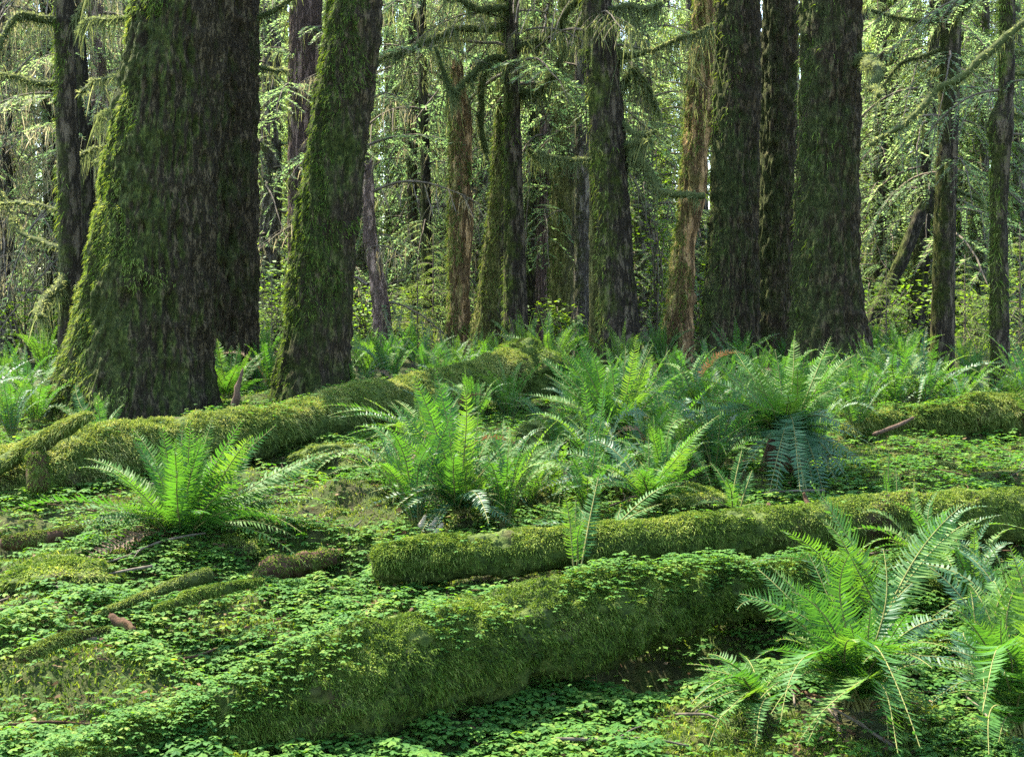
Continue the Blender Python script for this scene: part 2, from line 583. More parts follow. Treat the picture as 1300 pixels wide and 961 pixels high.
# ----------------------------------------------------------------------------- conifer boughs
def bough(rng, L=2., sp=.09, droop=.5, fine=1.):
    """a drooping flat spray along +X. returns needle quads, twig tubes (V, Q), strand points"""
    n = 12
    t = np.linspace(0, 1, n)
    wob = np.cumsum(rng.normal(0, .02, n)) * L * .5
    path = np.column_stack([t * L, wob, .12 * L * np.sin(t * 2.2) - droop * L * t ** 2])
    Vs, _, Qs = tube(path, .018 * L * (1 - t) ** .8 * .6 + .004, 4)
    stems = [(Vs.reshape(-1, 3), Qs)]
    nq, sp_pts = [], []
    ts = np.arange(.12, 1., sp / L)
    for i, u in enumerate(ts):
        p = np.array([np.interp(u, t, path[:, c]) for c in range(3)])
        tan = np.array([np.interp(min(u + .05, 1), t, path[:, c]) for c in range(3)]) - p
        if np.linalg.norm(tan) < 1e-4:
            tan = path[-1] - path[-2]
        tan /= np.linalg.norm(tan)
        sgn = 1 if i % 2 else -1
        side = np.cross([0, 0, 1], tan) * sgn
        side /= np.linalg.norm(side)
        ang = np.radians(rng.uniform(45, 72))
        d = tan * np.cos(ang) + side * np.sin(ang)
        l = L * .36 * (np.sin(np.pi * min(u * .85 + .18, 1)) ** .8) * rng.uniform(.6, 1.15) + .05
        m = 5
        s = np.linspace(0, 1, m)
        tw = p + d * (s * l)[:, None]
        tw[:, 2] -= droop * .8 * l * s ** 2 + rng.uniform(-.02, .05)
        sv = np.cross(d, [0, 0, 1])
        w = .006
        A = np.concatenate([tw - sv * w, tw + sv * w])
        stems.append((A, np.array([[a, a + 1, m + a + 1, m + a] for a in range(m - 1)])))
        k = max(3, int(l / (.05 * fine)))
        for v in np.linspace(.1, 1, k):
            q = np.array([np.interp(v, s, tw[:, c]) for c in range(3)])
            sp_pts.append(q)
            for sg in (-1, 1):
                dd = d * .7 + np.cross([0, 0, 1], d) * sg * .75
                dd[2] += rng.normal(-.15, .2)
                dd /= np.linalg.norm(dd)
                ll = rng.uniform(.06, .13) * fine
                ww = np.cross(dd, [0, 0, 1]) * rng.uniform(.010, .017) * fine
                ww[2] += rng.normal(0, .006)
                nq.append([q, q + dd * ll * .45 + ww, q + dd * ll, q + dd * ll * .45 - ww])
    return np.array(nq), stems, np.array(sp_pts)


def make_boughs(seed, n, **kw):
    r = np.random.default_rng(seed)
    out = []
    for _ in range(n):
        nq, st, pts = bough(r, **kw)
        SV = np.concatenate([v for v, _ in st])
        off, Qs = 0, []
        for v, q in st:
            Qs.append(q + off)
            off += len(v)
        out.append((nq, SV, np.concatenate(Qs), pts))
    return out


B_NEAR = make_boughs(3, 5, L=1.8, sp=.09, droop=.45, fine=.66)
B_DROOP = make_boughs(4, 4, L=1.6, sp=.095, droop=.8, fine=.7)
B_FAR = make_boughs(5, 4, L=2.2, sp=.22, droop=.5)


def rot(yaw, pitch, roll):
    cy, sy, cp, s_p, cr, sr = math.cos(yaw), math.sin(yaw), math.cos(pitch), math.sin(pitch), math.cos(roll), math.sin(roll)
    Rz = np.array([[cy, -sy, 0], [sy, cy, 0], [0, 0, 1]])
    Ry = np.array([[cp, 0, -s_p], [0, 1, 0], [s_p, 0, cp]])
    Rx = np.array([[1, 0, 0], [0, cr, -sr], [0, sr, cr]])
    return Rz @ Ry @ Rx


def put_bough(mb, bg, R, s, off, rng, needle=True, strand=0, slots=(0, 1, 2), lmax=.4, w=.014):
    nq, SV, SQ, pts = bg
    tr = lambda a: (a * s) @ R.T + off
    if needle:
        k = len(nq)
        mb.add(tr(nq.reshape(-1, 3)), [np.arange(k * 4).reshape(k, 4)], slots[0], False)
    mb.add(tr(SV), [SQ], slots[1])
    if strand:
        P = tr(pts)
        P = P[rng.uniform(size=len(P)) < strand]
        c = vnoise(P * 3.1, 77)
        P = P[c > .35]
        if len(P):
            strands(mb, P, rng, .05, lmax, w, slots[2])


def crown_mesh(name, seed, zmin, zmax, rbot, rtop, nb, bank, needle=1., strand=.25, mats=('needle', 'twig', 'drape'), lmax=.4, w=.016, slope=-.05, squash=1.):
    r = np.random.default_rng(seed)
    mb = MB()
    for i in range(nb):
        f = (i + r.uniform()) / nb
        z = zmin + (zmax - zmin) * f ** .9
        L = (rbot + (rtop - rbot) * f) * r.uniform(.6, 1.15)
        bg = bank[r.integers(len(bank))]
        l0 = np.abs(bg[1][:, 0]).max()
        R = rot(i * 2.39996 + r.normal(0, .3), slope + r.normal(0, .14) + .25 * f, r.normal(0, .25))
        put_bough(mb, bg, R, L / l0, np.array([0, 0, z]), r, r.uniform() < needle, strand, lmax=lmax, w=w)
    return mb.mesh(name, [M[x] for x in mats])


# ----------------------------------------------------------------------------- the named trees
BK = {
    'big': bark_mat('bark_mossy_spruce', (.05, .038, .020), (.112, .086, .047), .78, ((.026, .042, .009), (.09, .105, .024)), side=.9, low=.012),
    'fur': bark_mat('bark_furrowed', (.05, .037, .020), (.118, .088, .048), .58, ((.028, .042, .011), (.08, .092, .026)), side=.5),
    'lean': bark_mat('bark_mossy_lean', (.05, .037, .020), (.115, .086, .048), .72, ((.026, .042, .009), (.09, .105, .024)), side=.6),
    'red': bark_mat('bark_reddish', (.10, .062, .048), (.28, .19, .155), .15, sc=14., zs=.1),
    'grey': bark_mat('bark_grey', (.085, .072, .055), (.25, .21, .165), .3, sc=12.),
    'brown': bark_mat('bark_brown', (.05, .038, .024), (.135, .106, .07), .45, sc=12.),
    'dark': bark_mat('bark_dark', (.026, .021, .014), (.075, .062, .042), .4, sc=13.),
    'mossy': bark_mat('bark_all_moss', (.06, .048, .03), (.16, .13, .08), .9, ((.06, .068, .02), (.2, .19, .06)), sc=10., side=.7),
    'gold': bark_mat('bark_golden', (.2, .115, .05), (.5, .32, .15), .40, ((.13, .115, .035), (.32, .26, .09)), sc=11., zs=.12, side=.8),
    'pink': bark_mat('bark_pinkish', (.2, .13, .10), (.45, .32, .26), .12, sc=12.),
}

# name: kind, d, poly(px,py,half), bark, options, label
TREES = {
    'T1': ('slender_conifer', 15., [(90, 482, 16), (89, 300, 14.5), (84, 120, 12.5), (81, 0, 12)], 'brown', dict(fur=.012, fsc=14, seed=1), 'slender brown trunk with green moss knobs before two darker stems beside the giant trunk'),
    'T2': ('slender_conifer', 20., [(66, 478, 10), (66, 300, 9), (60, 0, 9)], 'dark', dict(fur=.015, fsc=12, seed=2), 'dark thin trunk half hidden behind the slender knobbed trunk'),
    'T3': ('slender_conifer', 18., [(112, 445, 11), (109, 220, 10), (103, 90, 9), (97, 0, 8)], 'dark', dict(fur=.015, fsc=12, seed=3), 'almost black stem squeezed between the slender knobbed trunk and the giant'),
    'T4': ('pale_tree', 20., [(150, 440, 14), (140, 280, 13), (130, 170, 11), (120, 0, 9)], 'pink', dict(fur=.02, fsc=10, seed=4), 'pinkish sunlit trunk far back beside the flared flank of the giant'),
    'T5': ('giant_spruce', 13., [(163, 545, 96), (170, 500, 87), (178, 440, 79), (186, 380, 76), (196, 300, 72), (206, 200, 66), (218, 100, 62), (232, 0, 58)], 'big',
           dict(fur=.06, fsc=10, lobes=3, flare=.2, seed=5, nseg=360, dz=.02), 'giant leaning mossy trunk with a flared foot, widest tree of the grove'),
    'T6': ('giant_spruce', 15.5, [(281, 450, 45), (278, 200, 46), (276, 0, 48)], 'fur', dict(fur=.06, fsc=10, seed=6, nseg=280, dz=.022), 'upright furrowed trunk pressed against the back of the giant leaning one'),
    'T7': ('red_cedar', 20., [(389, 450, 22), (387, 200, 20), (388, 0, 20)], 'red', dict(fur=.03, fsc=12, seed=7, nseg=150), 'reddish trunk with stringy bark behind the tilted mossy one'),
    'T8': ('mossy_spruce', 13.5, [(394, 520, 43), (398, 470, 40), (404, 400, 38), (413, 300, 37), (432, 150, 34), (451, 0, 32)], 'lean', dict(fur=.055, fsc=8, lobes=4, flare=.1, seed=8, nseg=240, dz=.022), 'tilted mossy trunk rising behind the long fallen log'),
    'T9': ('pale_tree', 19., [(485, 405, 11), (477, 340, 9), (469, 290, 8), (467, 190, 5)], 'pink', dict(fur=.02, fsc=10, seed=9, broken=True), 'short pinkish broken snag leaning out from behind the tilted mossy trunk'),
    'T10': ('distant_tree', 23., [(543, 380, 7), (541, 250, 6), (537, 100, 5.5)], 'dark', dict(fur=.02, fsc=9, seed=10, nseg=48), 'thin dark trunk far back, beside the golden snag'),
    'T11': ('golden_snag', 19., [(582, 452, 15), (582, 380, 13), (586, 250, 13), (584, 150, 13), (579, 95, 9), (577, 62, 3)], 'gold', dict(fur=.05, fsc=9, seed=11, nseg=140, gnarl=.07, broken=True, dz=.03), 'golden brown dead snag with peeling bark and a broken pointed top'),
    'T12': ('buttressed_tree', 20.5, [(617, 448, 23), (622, 380, 16), (630, 300, 12), (637, 180, 9), (641, 60, 7)], 'mossy', dict(fur=.03, fsc=9, seed=12, gnarl=.04), 'moss covered trunk with a broad sloping foot beside the golden snag'),
    'T13': ('hemlock_tree', 19., [(655, 430, 15), (653, 300, 13), (650, 150, 10), (649, 0, 9)], 'brown', dict(fur=.022, fsc=11, seed=13), 'straight brown trunk with crooked mossy limbs behind the root mound'),
    'T14': ('hemlock_tree', 24., [(673, 435, 12), (676, 300, 11), (680, 150, 8), (682, 0, 7)], 'dark', dict(fur=.022, fsc=10, seed=14), 'dark trunk directly behind the straight brown one with crooked limbs'),
    'T15': ('distant_tree', 23., [(688, 435, 9), (690, 300, 9), (693, 150, 7)], 'red', dict(fur=.025, fsc=9, seed=15, nseg=60), 'short reddish trunk far back between the dark and the green mossy trunks'),
    'T16': ('hemlock_tree', 22., [(712, 440, 17), (714, 300, 16), (718, 150, 13), (721, 0, 10)], 'mossy', dict(fur=.025, fsc=9, seed=16, gnarl=.05), 'green mossy trunk with leafy sprouts beside the pale grey trunk'),
    'T17': ('hemlock_tree', 20.5, [(741, 440, 12), (740, 250, 10.5), (739, 80, 9), (738, 0, 8)], 'grey', dict(fur=.02, fsc=9, seed=17), 'pale grey trunk behind the tilted purple-brown trunk'),
    'T18': ('hemlock_tree', 17., [(786, 450, 27), (781, 330, 21.5), (770, 150, 21), (757, 0, 19)], 'brown', dict(fur=.03, fsc=11, lobes=5, flare=.05, seed=18, nseg=150, dz=.03), 'tilted purple-brown trunk with a mossy limb reaching out near the fern bank'),
    'T18b': ('slender_conifer', 17.6, [(757, 445, 9), (755, 300, 7), (753, 160, 5), (748, 0, 4)], 'mossy', dict(fur=.014, fsc=13, seed=19), 'thin mossy stem hugging the tilted purple-brown trunk'),
    'T19': ('golden_tree', 18., [(857, 465, 20), (863, 390, 16), (871, 300, 13), (882, 200, 15), (891, 100, 14), (898, 0, 13)], 'gold', dict(fur=.05, fsc=8, seed=20, nseg=140, gnarl=.06, dz=.03), 'bent golden mossy trunk leaning towards the three big furrowed trunks'),
    'T20': ('furrowed_spruce', 17., [(926, 455, 35), (931, 300, 29.5), (935, 150, 27.5), (937, 0, 27)], 'fur', dict(fur=.05, fsc=11, lobes=5, flare=.1, seed=21, nseg=200, dz=.028), 'straight furrowed trunk beside the bent golden one, first of three big ones'),
    'T21': ('furrowed_spruce', 19., [(981, 460, 21.5), (984, 300, 20.5), (988, 150, 21), (990, 0, 21)], 'fur', dict(fur=.05, fsc=11, lobes=5, flare=.1, seed=22, nseg=170, dz=.03), 'narrowest of three big furrowed trunks, standing back in the middle'),
    'T22': ('furrowed_spruce', 16., [(1053, 458, 47), (1050, 380, 40), (1049, 300, 38), (1053, 150, 36), (1055, 0, 36)], 'fur', dict(fur=.055, fsc=10, lobes=5, flare=.12, seed=23, nseg=240, dz=.026), 'thickest of three big furrowed trunks, behind the largest hanging fern'),
    'T23': ('leaning_snag', 21., [(1094, 440, 9), (1125, 370, 8), (1150, 318, 8), (1182, 235, 6)], 'dark', dict(fur=.02, fsc=10, seed=24, nseg=60, broken=True), 'dark dead stem leaning at a steep slant from the thickest furrowed trunk'),
    'T24': ('distant_tree', 24., [(1157, 460, 11), (1166, 380, 10), (1172, 280, 8.5), (1180, 150, 7)], 'dark', dict(fur=.02, fsc=10, seed=25), 'dark slightly slanting trunk crossing the leaning dead stem'),
    'T25': ('slender_conifer', 18., [(1196, 475, 15), (1199, 300, 13), (1203, 180, 12.5), (1208, 0, 12)], 'brown', dict(fur=.016, fsc=13, seed=26), 'smooth straight brown trunk crossed by the long mossy limb'),
    'T26': ('distant_tree', 26., [(1219, 430, 8), (1216, 250, 7), (1217, 0, 6)], 'dark', dict(fur=.015, fsc=10, seed=27, nseg=60), 'thin dark trunk just behind the smooth straight brown one'),
    'T27': ('slender_conifer', 15., [(1270, 495, 12), (1268, 300, 10.5), (1270, 200, 11), (1270, 160, 16), (1277, 120, 9.5), (1279, 0, 9)], 'brown', dict(fur=.016, fsc=14, seed=28), 'slim trunk with a swollen mossy burl, by the mossy bank'),
}
TREE_OBJ, TREE_BASE = {}, {}
for key, (nm, d, poly, bk, opt, lab) in TREES.items():
    me, base, V, D = trunk_mesh('trunk', poly, d, BK[bk], **opt)
    root = tag(link(nm, None, loc=base), lab, 'tree')
    link('trunk', me, root)
    TREE_OBJ[key], TREE_BASE[key] = root, base
    r = np.random.default_rng(opt['seed'] + 500)
    if key in ('T5', 'T8', 'T11', 'T12', 'T16', 'T19', 'T1', 'T18', 'T7', 'T27', 'T13', 'T20', 'T22'):   # mossy fuzz
        n = dict(T5=42000, T8=16000, T11=6000, T12=6000, T16=5000, T19=6000).get(key, 2200)
        kv = int(len(V) * .93)
        P, N = on_tube(V, D, n, r, 0, 0, min(kv, len(V) - 1.01))
        mask = fbm(P * 1.8, 4, opt['seed']) - .22 * N[:, 0] - .035 * P[:, 2] * (key == 'T5')
        thr = {'T5': .52, 'T8': .5, 'T16': .42, 'T12': .42, 'T19': .5, 'T11': .55}.get(key, .6)
        keep = mask > thr
        P, N = P[keep], N[keep]
        mb = MB()
        dd = N * .8 + r.normal(0, .45, N.shape) + np.array([0, 0, -.5])
        big = 1 if d < 14 else 1.5
        blades(mb, P, dd, r.uniform(.02, .055, len(P)) * big, .006 * big, .5, 0, r)
        tag(link('moss', mb.mesh('moss', M['mossblade' if key not in ('T11', 'T19', 'T12') else 'mossgold']), root), kind='stuff')

# ------- limbs that the photo shows: tree, d offset, [(px,py)...], r0 px, r1 px, moss, strand range
LIMBS = [
    ('T1', -.2, [(80, 30), (50, 22), (20, 20), (0, 50), (-10, 80)], 5, 2.5, 1.3, (.05, .45)),
    ('T1', .1, [(82, 105), (50, 104), (22, 100), (-10, 92)], 4, 2, 1., (.05, .3)),
    ('T1', .2, [(85, 270), (50, 262), (20, 256), (-10, 262)], 3, 2, .8, (.05, .3)),
    ('T1', .3, [(84, 318), (60, 310), (30, 298), (12, 270), (-5, 230)], 4, 2, .8, (.05, .3)),
    ('T1', -.3, [(82, 345), (72, 365), (55, 385), (48, 402)], 7, 3, 1.4, (.05, .3)),
    ('T1', -.2, [(92, 30), (105, 10), (112, -20)], 4, 2, 1., (.05, .4)),
    ('T1', .3, [(90, 205), (120, 190), (150, 183)], 3, 2, .7, (.05, .3)),
    ('T5', .3, [(190, 30), (150, 26), (115, 24), (95, 40)], 3, 1.5, 1., (.05, .3)),
    ('T5', .3, [(185, 85), (150, 95), (118, 103), (105, 120)], 3.5, 2, 1., (.05, .35)),
    ('T5', .3, [(172, 132), (145, 140), (120, 150)], 3, 1.5, 1.2, (.05, .4)),
    ('T5', .3, [(160, 196), (140, 202), (118, 206)], 3, 2, .6, (.05, .2)),
    ('T6', 0., [(318, 28), (340, 18), (362, 5), (380, -12)], 4, 2.5, 1., (.03, .2)),
    ('T6', .2, [(320, 84), (345, 88), (362, 92)], 3, 2, .8, (.03, .2)),
    ('T13', -.2, [(649, 28), (620, 38), (580, 40), (545, 55), (505, 68), (480, 82)], 5, 2, 1.2, (.06, .5)),
    ('T13', -.4, [(650, 72), (615, 82), (590, 110), (575, 118), (548, 60)], 4, 2, 1.2, (.06, .5)),
    ('T13', .1, [(651, 75), (630, 78), (616, 96), (613, 130), (611, 165), (617, 192)], 4.5, 3.5, 1.2, (.03, .15)),
    ('T13', -.3, [(650, 8), (620, 14), (590, 5), (565, -10)], 5, 3, 1., (.06, .5)),
    ('T13', -.2, [(654, 62), (680, 56), (705, 40), (722, 15), (740, -10)], 6, 4, 1.2, (.06, .45)),
    ('T13', -.1, [(654, 118), (680, 116), (698, 95), (712, 75), (740, 25)], 5, 3, 1.2, (.05, .4)),
    ('T13', .2, [(654, 112), (676, 118), (700, 96), (712, 82), (718, 100)], 4, 2, 1., (.05, .3)),
    ('T16', -.5, [(716, 195), (690, 200), (672, 192)], 3, 2, 1., (.03, .3)),
    ('T14', -.5, [(680, 180), (690, 150), (704, 160), (706, 172)], 4, 2.5, 1.1, (.03, .3)),
    ('T18', -.3, [(764, 20), (790, 8), (815, 12), (840, 5)], 4, 2.5, 1., (.06, .5)),
    ('T18', -.2, [(772, 60), (795, 70), (830, 62), (870, 48), (905, 30)], 4, 2, 1.2, (.1, .6)),
    ('T18', -.3, [(785, 150), (803, 170), (815, 172), (832, 165)], 4, 2, 1., (.04, .3)),
    ('T18', -.3, [(790, 182), (806, 182), (825, 178)], 4, 2, 1., (.04, .3)),
    ('T18', -.4, [(792, 192), (812, 205), (832, 235), (852, 248), (890, 247)], 5, 3.5, 1., (.04, .3)),
    ('T18', .1, [(778, 130), (800, 90), (818, 100), (836, 140)], 4, 2, 1.2, (.1, .6)),
    ('T18', .2, [(760, 200), (735, 205), (705, 202), (684, 192)], 3, 2.5, 1., (.03, .2)),
    ('T22', -.8, [(1075, 80), (1100, 72), (1108, 84), (1112, 105), (1116, 125)], 8, 2, 1., (.03, .2)),
    ('T25', -.3, [(1206, 30), (1222, 12), (1235, -10)], 7, 5, 1., (.04, .25)),
    ('T25', .1, [(1205, 24), (1170, 28), (1140, 22), (1105, 12)], 3, 2, 1., (.04, .3)),
    ('T25', .1, [(1203, 60), (1170, 72), (1145, 82), (1120, 112)], 3, 1.5, .8, (.04, .25)),
    ('T25', .2, [(1204, 90), (1185, 90), (1170, 84)], 2.5, 2, .8, (.04, .25)),
    ('T25', -.1, [(1210, 240), (1232, 250), (1256, 260)], 2.5, 2, .5, (.03, .15)),
    ('T27', .2, [(1278, 60), (1300, 66), (1330, 70)], 3, 2, .6, (.03, .2)),
    ('T27', .2, [(1276, 92), (1300, 94), (1330, 98)], 3, 2, .6, (.03, .2)),
    ('T27', .2, [(1272, 140), (1300, 150), (1330, 160)], 3, 2, .6, (.03, .2)),
]
for i, (k, do, pts, r0, r1, ms, st) in enumerate(LIMBS):
    d = TREES[k][1]
    n = len(pts)
    w = [at(a, b, d + do * (j / (n - 1)) * 3) for j, (a, b) in enumerate(pts)]
    add_limb(TREE_OBJ[k], TREE_BASE[k], w, r0 / F * d, r1 / F * d, 900 + i, ms, st, w=.011 if d < 16 else .016)

# the tree standing just outside the picture whose long limb slants through the right side
me, base, V, D = trunk_mesh('trunk', [(1352, 520, 18), (1350, 300, 16), (1348, 0, 15)], 14., BK['brown'], fur=.02, fsc=13, seed=33)
root = tag(link('slender_conifer', None, loc=base), 'edge conifer whose long mossy limb slants across the smooth brown trunk', 'tree')
link('trunk', me, root)
add_limb(root, base, [at(1348, -10, 14), at(1300, 28, 13.9), at(1245, 78, 13.8), at(1190, 120, 13.7), at(1145, 158, 13.6), at(1106, 186, 13.5)], 5.5 / F * 14, 2.5 / F * 14, 990, .8, (.03, .16))


# ----------------------------------------------------------------------------- crowns above the picture
HIGH = [crown_mesh('crown', 60 + i, 0, 5.5, 2.7, 1.6, 34, B_FAR, 1., .12) for i in range(2)]
for i, k in enumerate(['T7', 'T21', 'T24']):
    d = TREES[k][1]
    o = link('crown', HIGH[i % 2], TREE_OBJ[k])
    topz = EYE + HY / F * d
    b = TREE_BASE[k]
    tp = TREES[k][2][-1]
    o.location = (at(tp[0], 0, d)[0] - b[0], 0, topz + 1.8 - b[2])
    o.rotation_euler = (0, 0, i * 1.7)

# lower green and moss hung boughs that the photo shows on the named trees
LOWB = [  # tree, z above foot, number, radius, needle share, strands, drape mat, only-left/right yaw
    ('T2', 1.2, 5.2, 26, 1.9, .25, .8, 'drape_pale'), ('T4', 1.0, 7.5, 40, 2.4, .25, .8, 'drape_pale'),
    ('T9', .8, 4.5, 14, 1.8, .4, .6, 'drape_pale'), ('T10', 1.0, 9, 22, 1.8, .45, .7, 'drape'),
    ('T13', 3.8, 6.4, 22, 2.3, .3, .9, 'drape'), ('T14', 3.2, 7.5, 32, 2.2, .5, .7, 'drape'),
    ('T16', 1.5, 7.0, 24, 1.1, .9, .1, 'drape'), ('T17', 3.0, 8.0, 18, 1.5, .5, .8, 'drape'),
    ('T18', 3.9, 6.0, 9, 1.8, .3, .9, 'drape'), ('T24', 1.5, 8, 38, 2.3, .9, .25, 'drape'),
    ('T26', 1.5, 8.5, 44, 2.4, .95, .2, 'drape'), ('T25', 2.0, 6.3, 14, 1.5, .9, .2, 'drape'),
    ('T3', 2.5, 5.6, 14, 1.4, .6, .5, 'drape_pale'), ('T27', 2.6, 5.5, 8, 1.2, .9, .2, 'drape'),
    ('T7', 3.2, 6.6, 12, 1.6, .9, .2, 'drape'), ('T15', 1.6, 9, 30, 2.4, .8, .4, 'drape'),
]
for i, (k, z0, z1, nb, rr, nd, sd, dm) in enumerate(LOWB):
    me = crown_mesh('crown', 200 + i, z0, z1, rr, rr * .85, nb, B_DROOP if i % 2 else B_NEAR, min(1, nd + .2), sd * .6, ('needle', 'twig', dm), .34, .015)
    o = link('crown', me, TREE_OBJ[k])
    d = TREES[k][1]
    tp = np.array([(a, b) for a, b, _ in TREES[k][2]])
    zz = (z0 + z1) / 2
    pyc = HY - (zz + TREE_BASE[k][2] - EYE) * F / d
    o.location = (at(np.interp(-pyc, -tp[:, 1], tp[:, 0]), 0, d)[0] - TREE_BASE[k][0], 0, 0)

# ----------------------------------------------------------------------------- trees farther back
LAND = [(88, 'the slender knobbed trunk'), (180, 'the giant leaning trunk'), (388, 'the reddish trunk'), (425, 'the tilted mossy trunk'), (467, 'the pinkish broken snag'),
        (541, 'the thin dark far trunk'), (584, 'the golden snag'), (652, 'the trunk with crooked limbs'), (714, 'the green mossy trunk'), (740, 'the pale grey trunk'),
        (778, 'the tilted purple-brown trunk'), (870, 'the bent golden trunk'), (931, 'the first furrowed trunk'), (1050, 'the thickest furrowed trunk'), (1168, 'the slanting dark trunk'),
        (1202, 'the smooth brown trunk'), (1270, 'the burl trunk')]


def gap_phrase(px):
    lo = [t for x, t in LAND if x <= px]
    hi = [t for x, t in LAND if x > px]
    if not lo: return 'outside ' + LAND[0][1]
    if not hi: return 'beyond ' + LAND[-1][1]
    return 'between ' + lo[-1] + ' and ' + hi[0]


ORD = ['', 'second ', 'third ', 'fourth ', 'fifth ', 'sixth ', 'seventh ', 'eighth ', 'ninth ', 'tenth ']


def spread_labels(items, fmt, group, cat):
    """items: (px, d, root); each gets a label from the gap it stands in and its order of depth there"""
    by = {}
    for px, d, o in items:
        by.setdefault(gap_phrase(px), []).append((d, px, o))
    for ph, l in by.items():
        l.sort(key=lambda a: a[:2])
        for i, (d, px, o) in enumerate(l):
            tag(o, fmt % (ORD[min(i, 9)] if len(l) > 1 else '', ph), cat, group)


GREEN = [crown_mesh('crown', 80 + i, .5, 11, 2.6, .9, 74, B_NEAR if i < 2 else B_DROOP, 1., [.12, .3, .25, .4][i],
                    (['needle', 'needle_bright', 'needle', 'needle_bright'][i], 'twig', 'drape'), .3, .02) for i in range(4)]
MOSSYC = [crown_mesh('crown', 90 + i, .8, 11, 2.3, 1.1, 60, B_DROOP, .6, .6, ('needle', 'twig', 'drape_pale' if i else 'drape'), .5, .022) for i in range(2)]
FARTR = []
for i, bk in enumerate(['grey', 'brown', 'grey']):
    rr = np.random.default_rng(i + 300)
    n = 60
    z = np.linspace(-.5, 14, n)
    path = np.column_stack([np.cumsum(rr.normal(0, .008, n)), np.cumsum(rr.normal(0, .008, n)), z])
    mb = MB()
    add_tube(mb, path, .2 * (1 - z / 26) + .05 * np.exp(-np.maximum(z, 0) / .4), 20, lambda V, D: .03 * (ridged(V * np.array([9, 9, 1.3]), 2, i) - .6))
    FARTR.append(mb.mesh('trunk', BK[bk]))
# more of them
# (px, d, crown: 0-3 green 4-5 mossy, scale)
BACK = [(-40, 24, 4, 1.), (18, 30, 5, 1.), (45, 38, 0, 1.), (5, 20, 5, .8), (130, 34, 5, 1.), (150, 42, 1, 1.1), (100, 28, 4, .9), (-90, 32, 0, 1.),
        (340, 26, 2, 1.), (352, 38, 1, 1.1), (333, 50, 0, 1.2), (440, 36, 3, 1.), (500, 30, 4, 1.), (520, 25, 2, .8), (505, 44, 0, 1.1), (560, 34, 3, 1.), (552, 48, 5, 1.2),
        (470, 52, 1, 1.2), (610, 30, 5, 1.), (630, 42, 2, 1.1), (600, 54, 0, 1.2), (700, 40, 3, 1.), (668, 34, 1, 1.), (722, 52, 2, 1.2), (765, 34, 1, 1.), (800, 46, 3, 1.1),
        (820, 27, 0, 1.), (838, 36, 4, 1.), (850, 52, 1, 1.2), (885, 40, 2, 1.), (960, 34, 1, 1.), (1010, 45, 0, 1.1), (1100, 30, 2, .9), (1120, 40, 0, 1.), (1135, 27, 1, .8),
        (1150, 50, 3, 1.2), (1190, 34, 0, 1.), (1235, 29, 2, 1.), (1250, 42, 1, 1.1), (1300, 26, 0, 1.), (1340, 34, 3, 1.), (1310, 48, 2, 1.2), (1390, 28, 1, 1.),
        (20, 27, 1, .8), (-60, 40, 3, 1.2), (155, 30, 0, .8), (345, 31, 3, 1.), (455, 29, 1, .8), (515, 36, 0, 1.), (535, 29, 0, .75), (575, 40, 1, 1.1), (610, 26, 2, .8), (688, 44, 0, 1.1), (725, 30, 3, .9),
        (812, 33, 1, .9), (830, 42, 0, 1.1), (880, 30, 1, .9), (1105, 35, 1, 1.), (1112, 25, 0, .7), (1140, 44, 0, 1.2), (1175, 28, 1, .85), (1225, 36, 0, 1.), (1245, 25, 3, .8), (1280, 38, 3, 1.), (1320, 30, 1, 1.)]
items = []
for i, (px, d, ck, s) in enumerate(BACK):
    x = (px - CX) / F * d
    root = link('hemlock_tree', None, loc=(x, d, float(gz(x, d))))
    root.rotation_euler = (RNG.normal(0, .015), RNG.normal(0, .02), RNG.uniform(0, 6.28))
    sc = s * RNG.uniform(.9, 1.1)
    root.scale = (sc, sc, sc)
    link('trunk', FARTR[i % 3], root).scale = (RNG.uniform(.6, 1.2),) * 2 + (1,)
    link('crown', (GREEN + MOSSYC)[ck], root)
    items.append((px, d, root, ck))
spread_labels([a[:3] for a in items if a[3] < 4], '%sfar green hemlock %s', 'green hemlocks deep in the forest', 'tree')
spread_labels([a[:3] for a in items if a[3] >= 4], '%smoss hung far hemlock %s', 'moss hung hemlocks deep in the forest', 'tree')

# plain far trunks
items = []
for i in range(26):
    d = RNG.uniform(32, 62)
    px = RNG.uniform(-60, 1360)
    x = (px - CX) / F * d
    root = link('distant_tree', None, loc=(x, d, float(gz(x, d))))
    root.rotation_euler = (0, RNG.normal(0, .04), RNG.uniform(0, 6))
    link('trunk', FARTR[i % 3], root).scale = (RNG.uniform(.6, 1.7),) * 2 + (1.2,)
    items.append((px, d, root))
spread_labels(items, '%sbare distant trunk %s', 'bare trunks far back', 'tree')

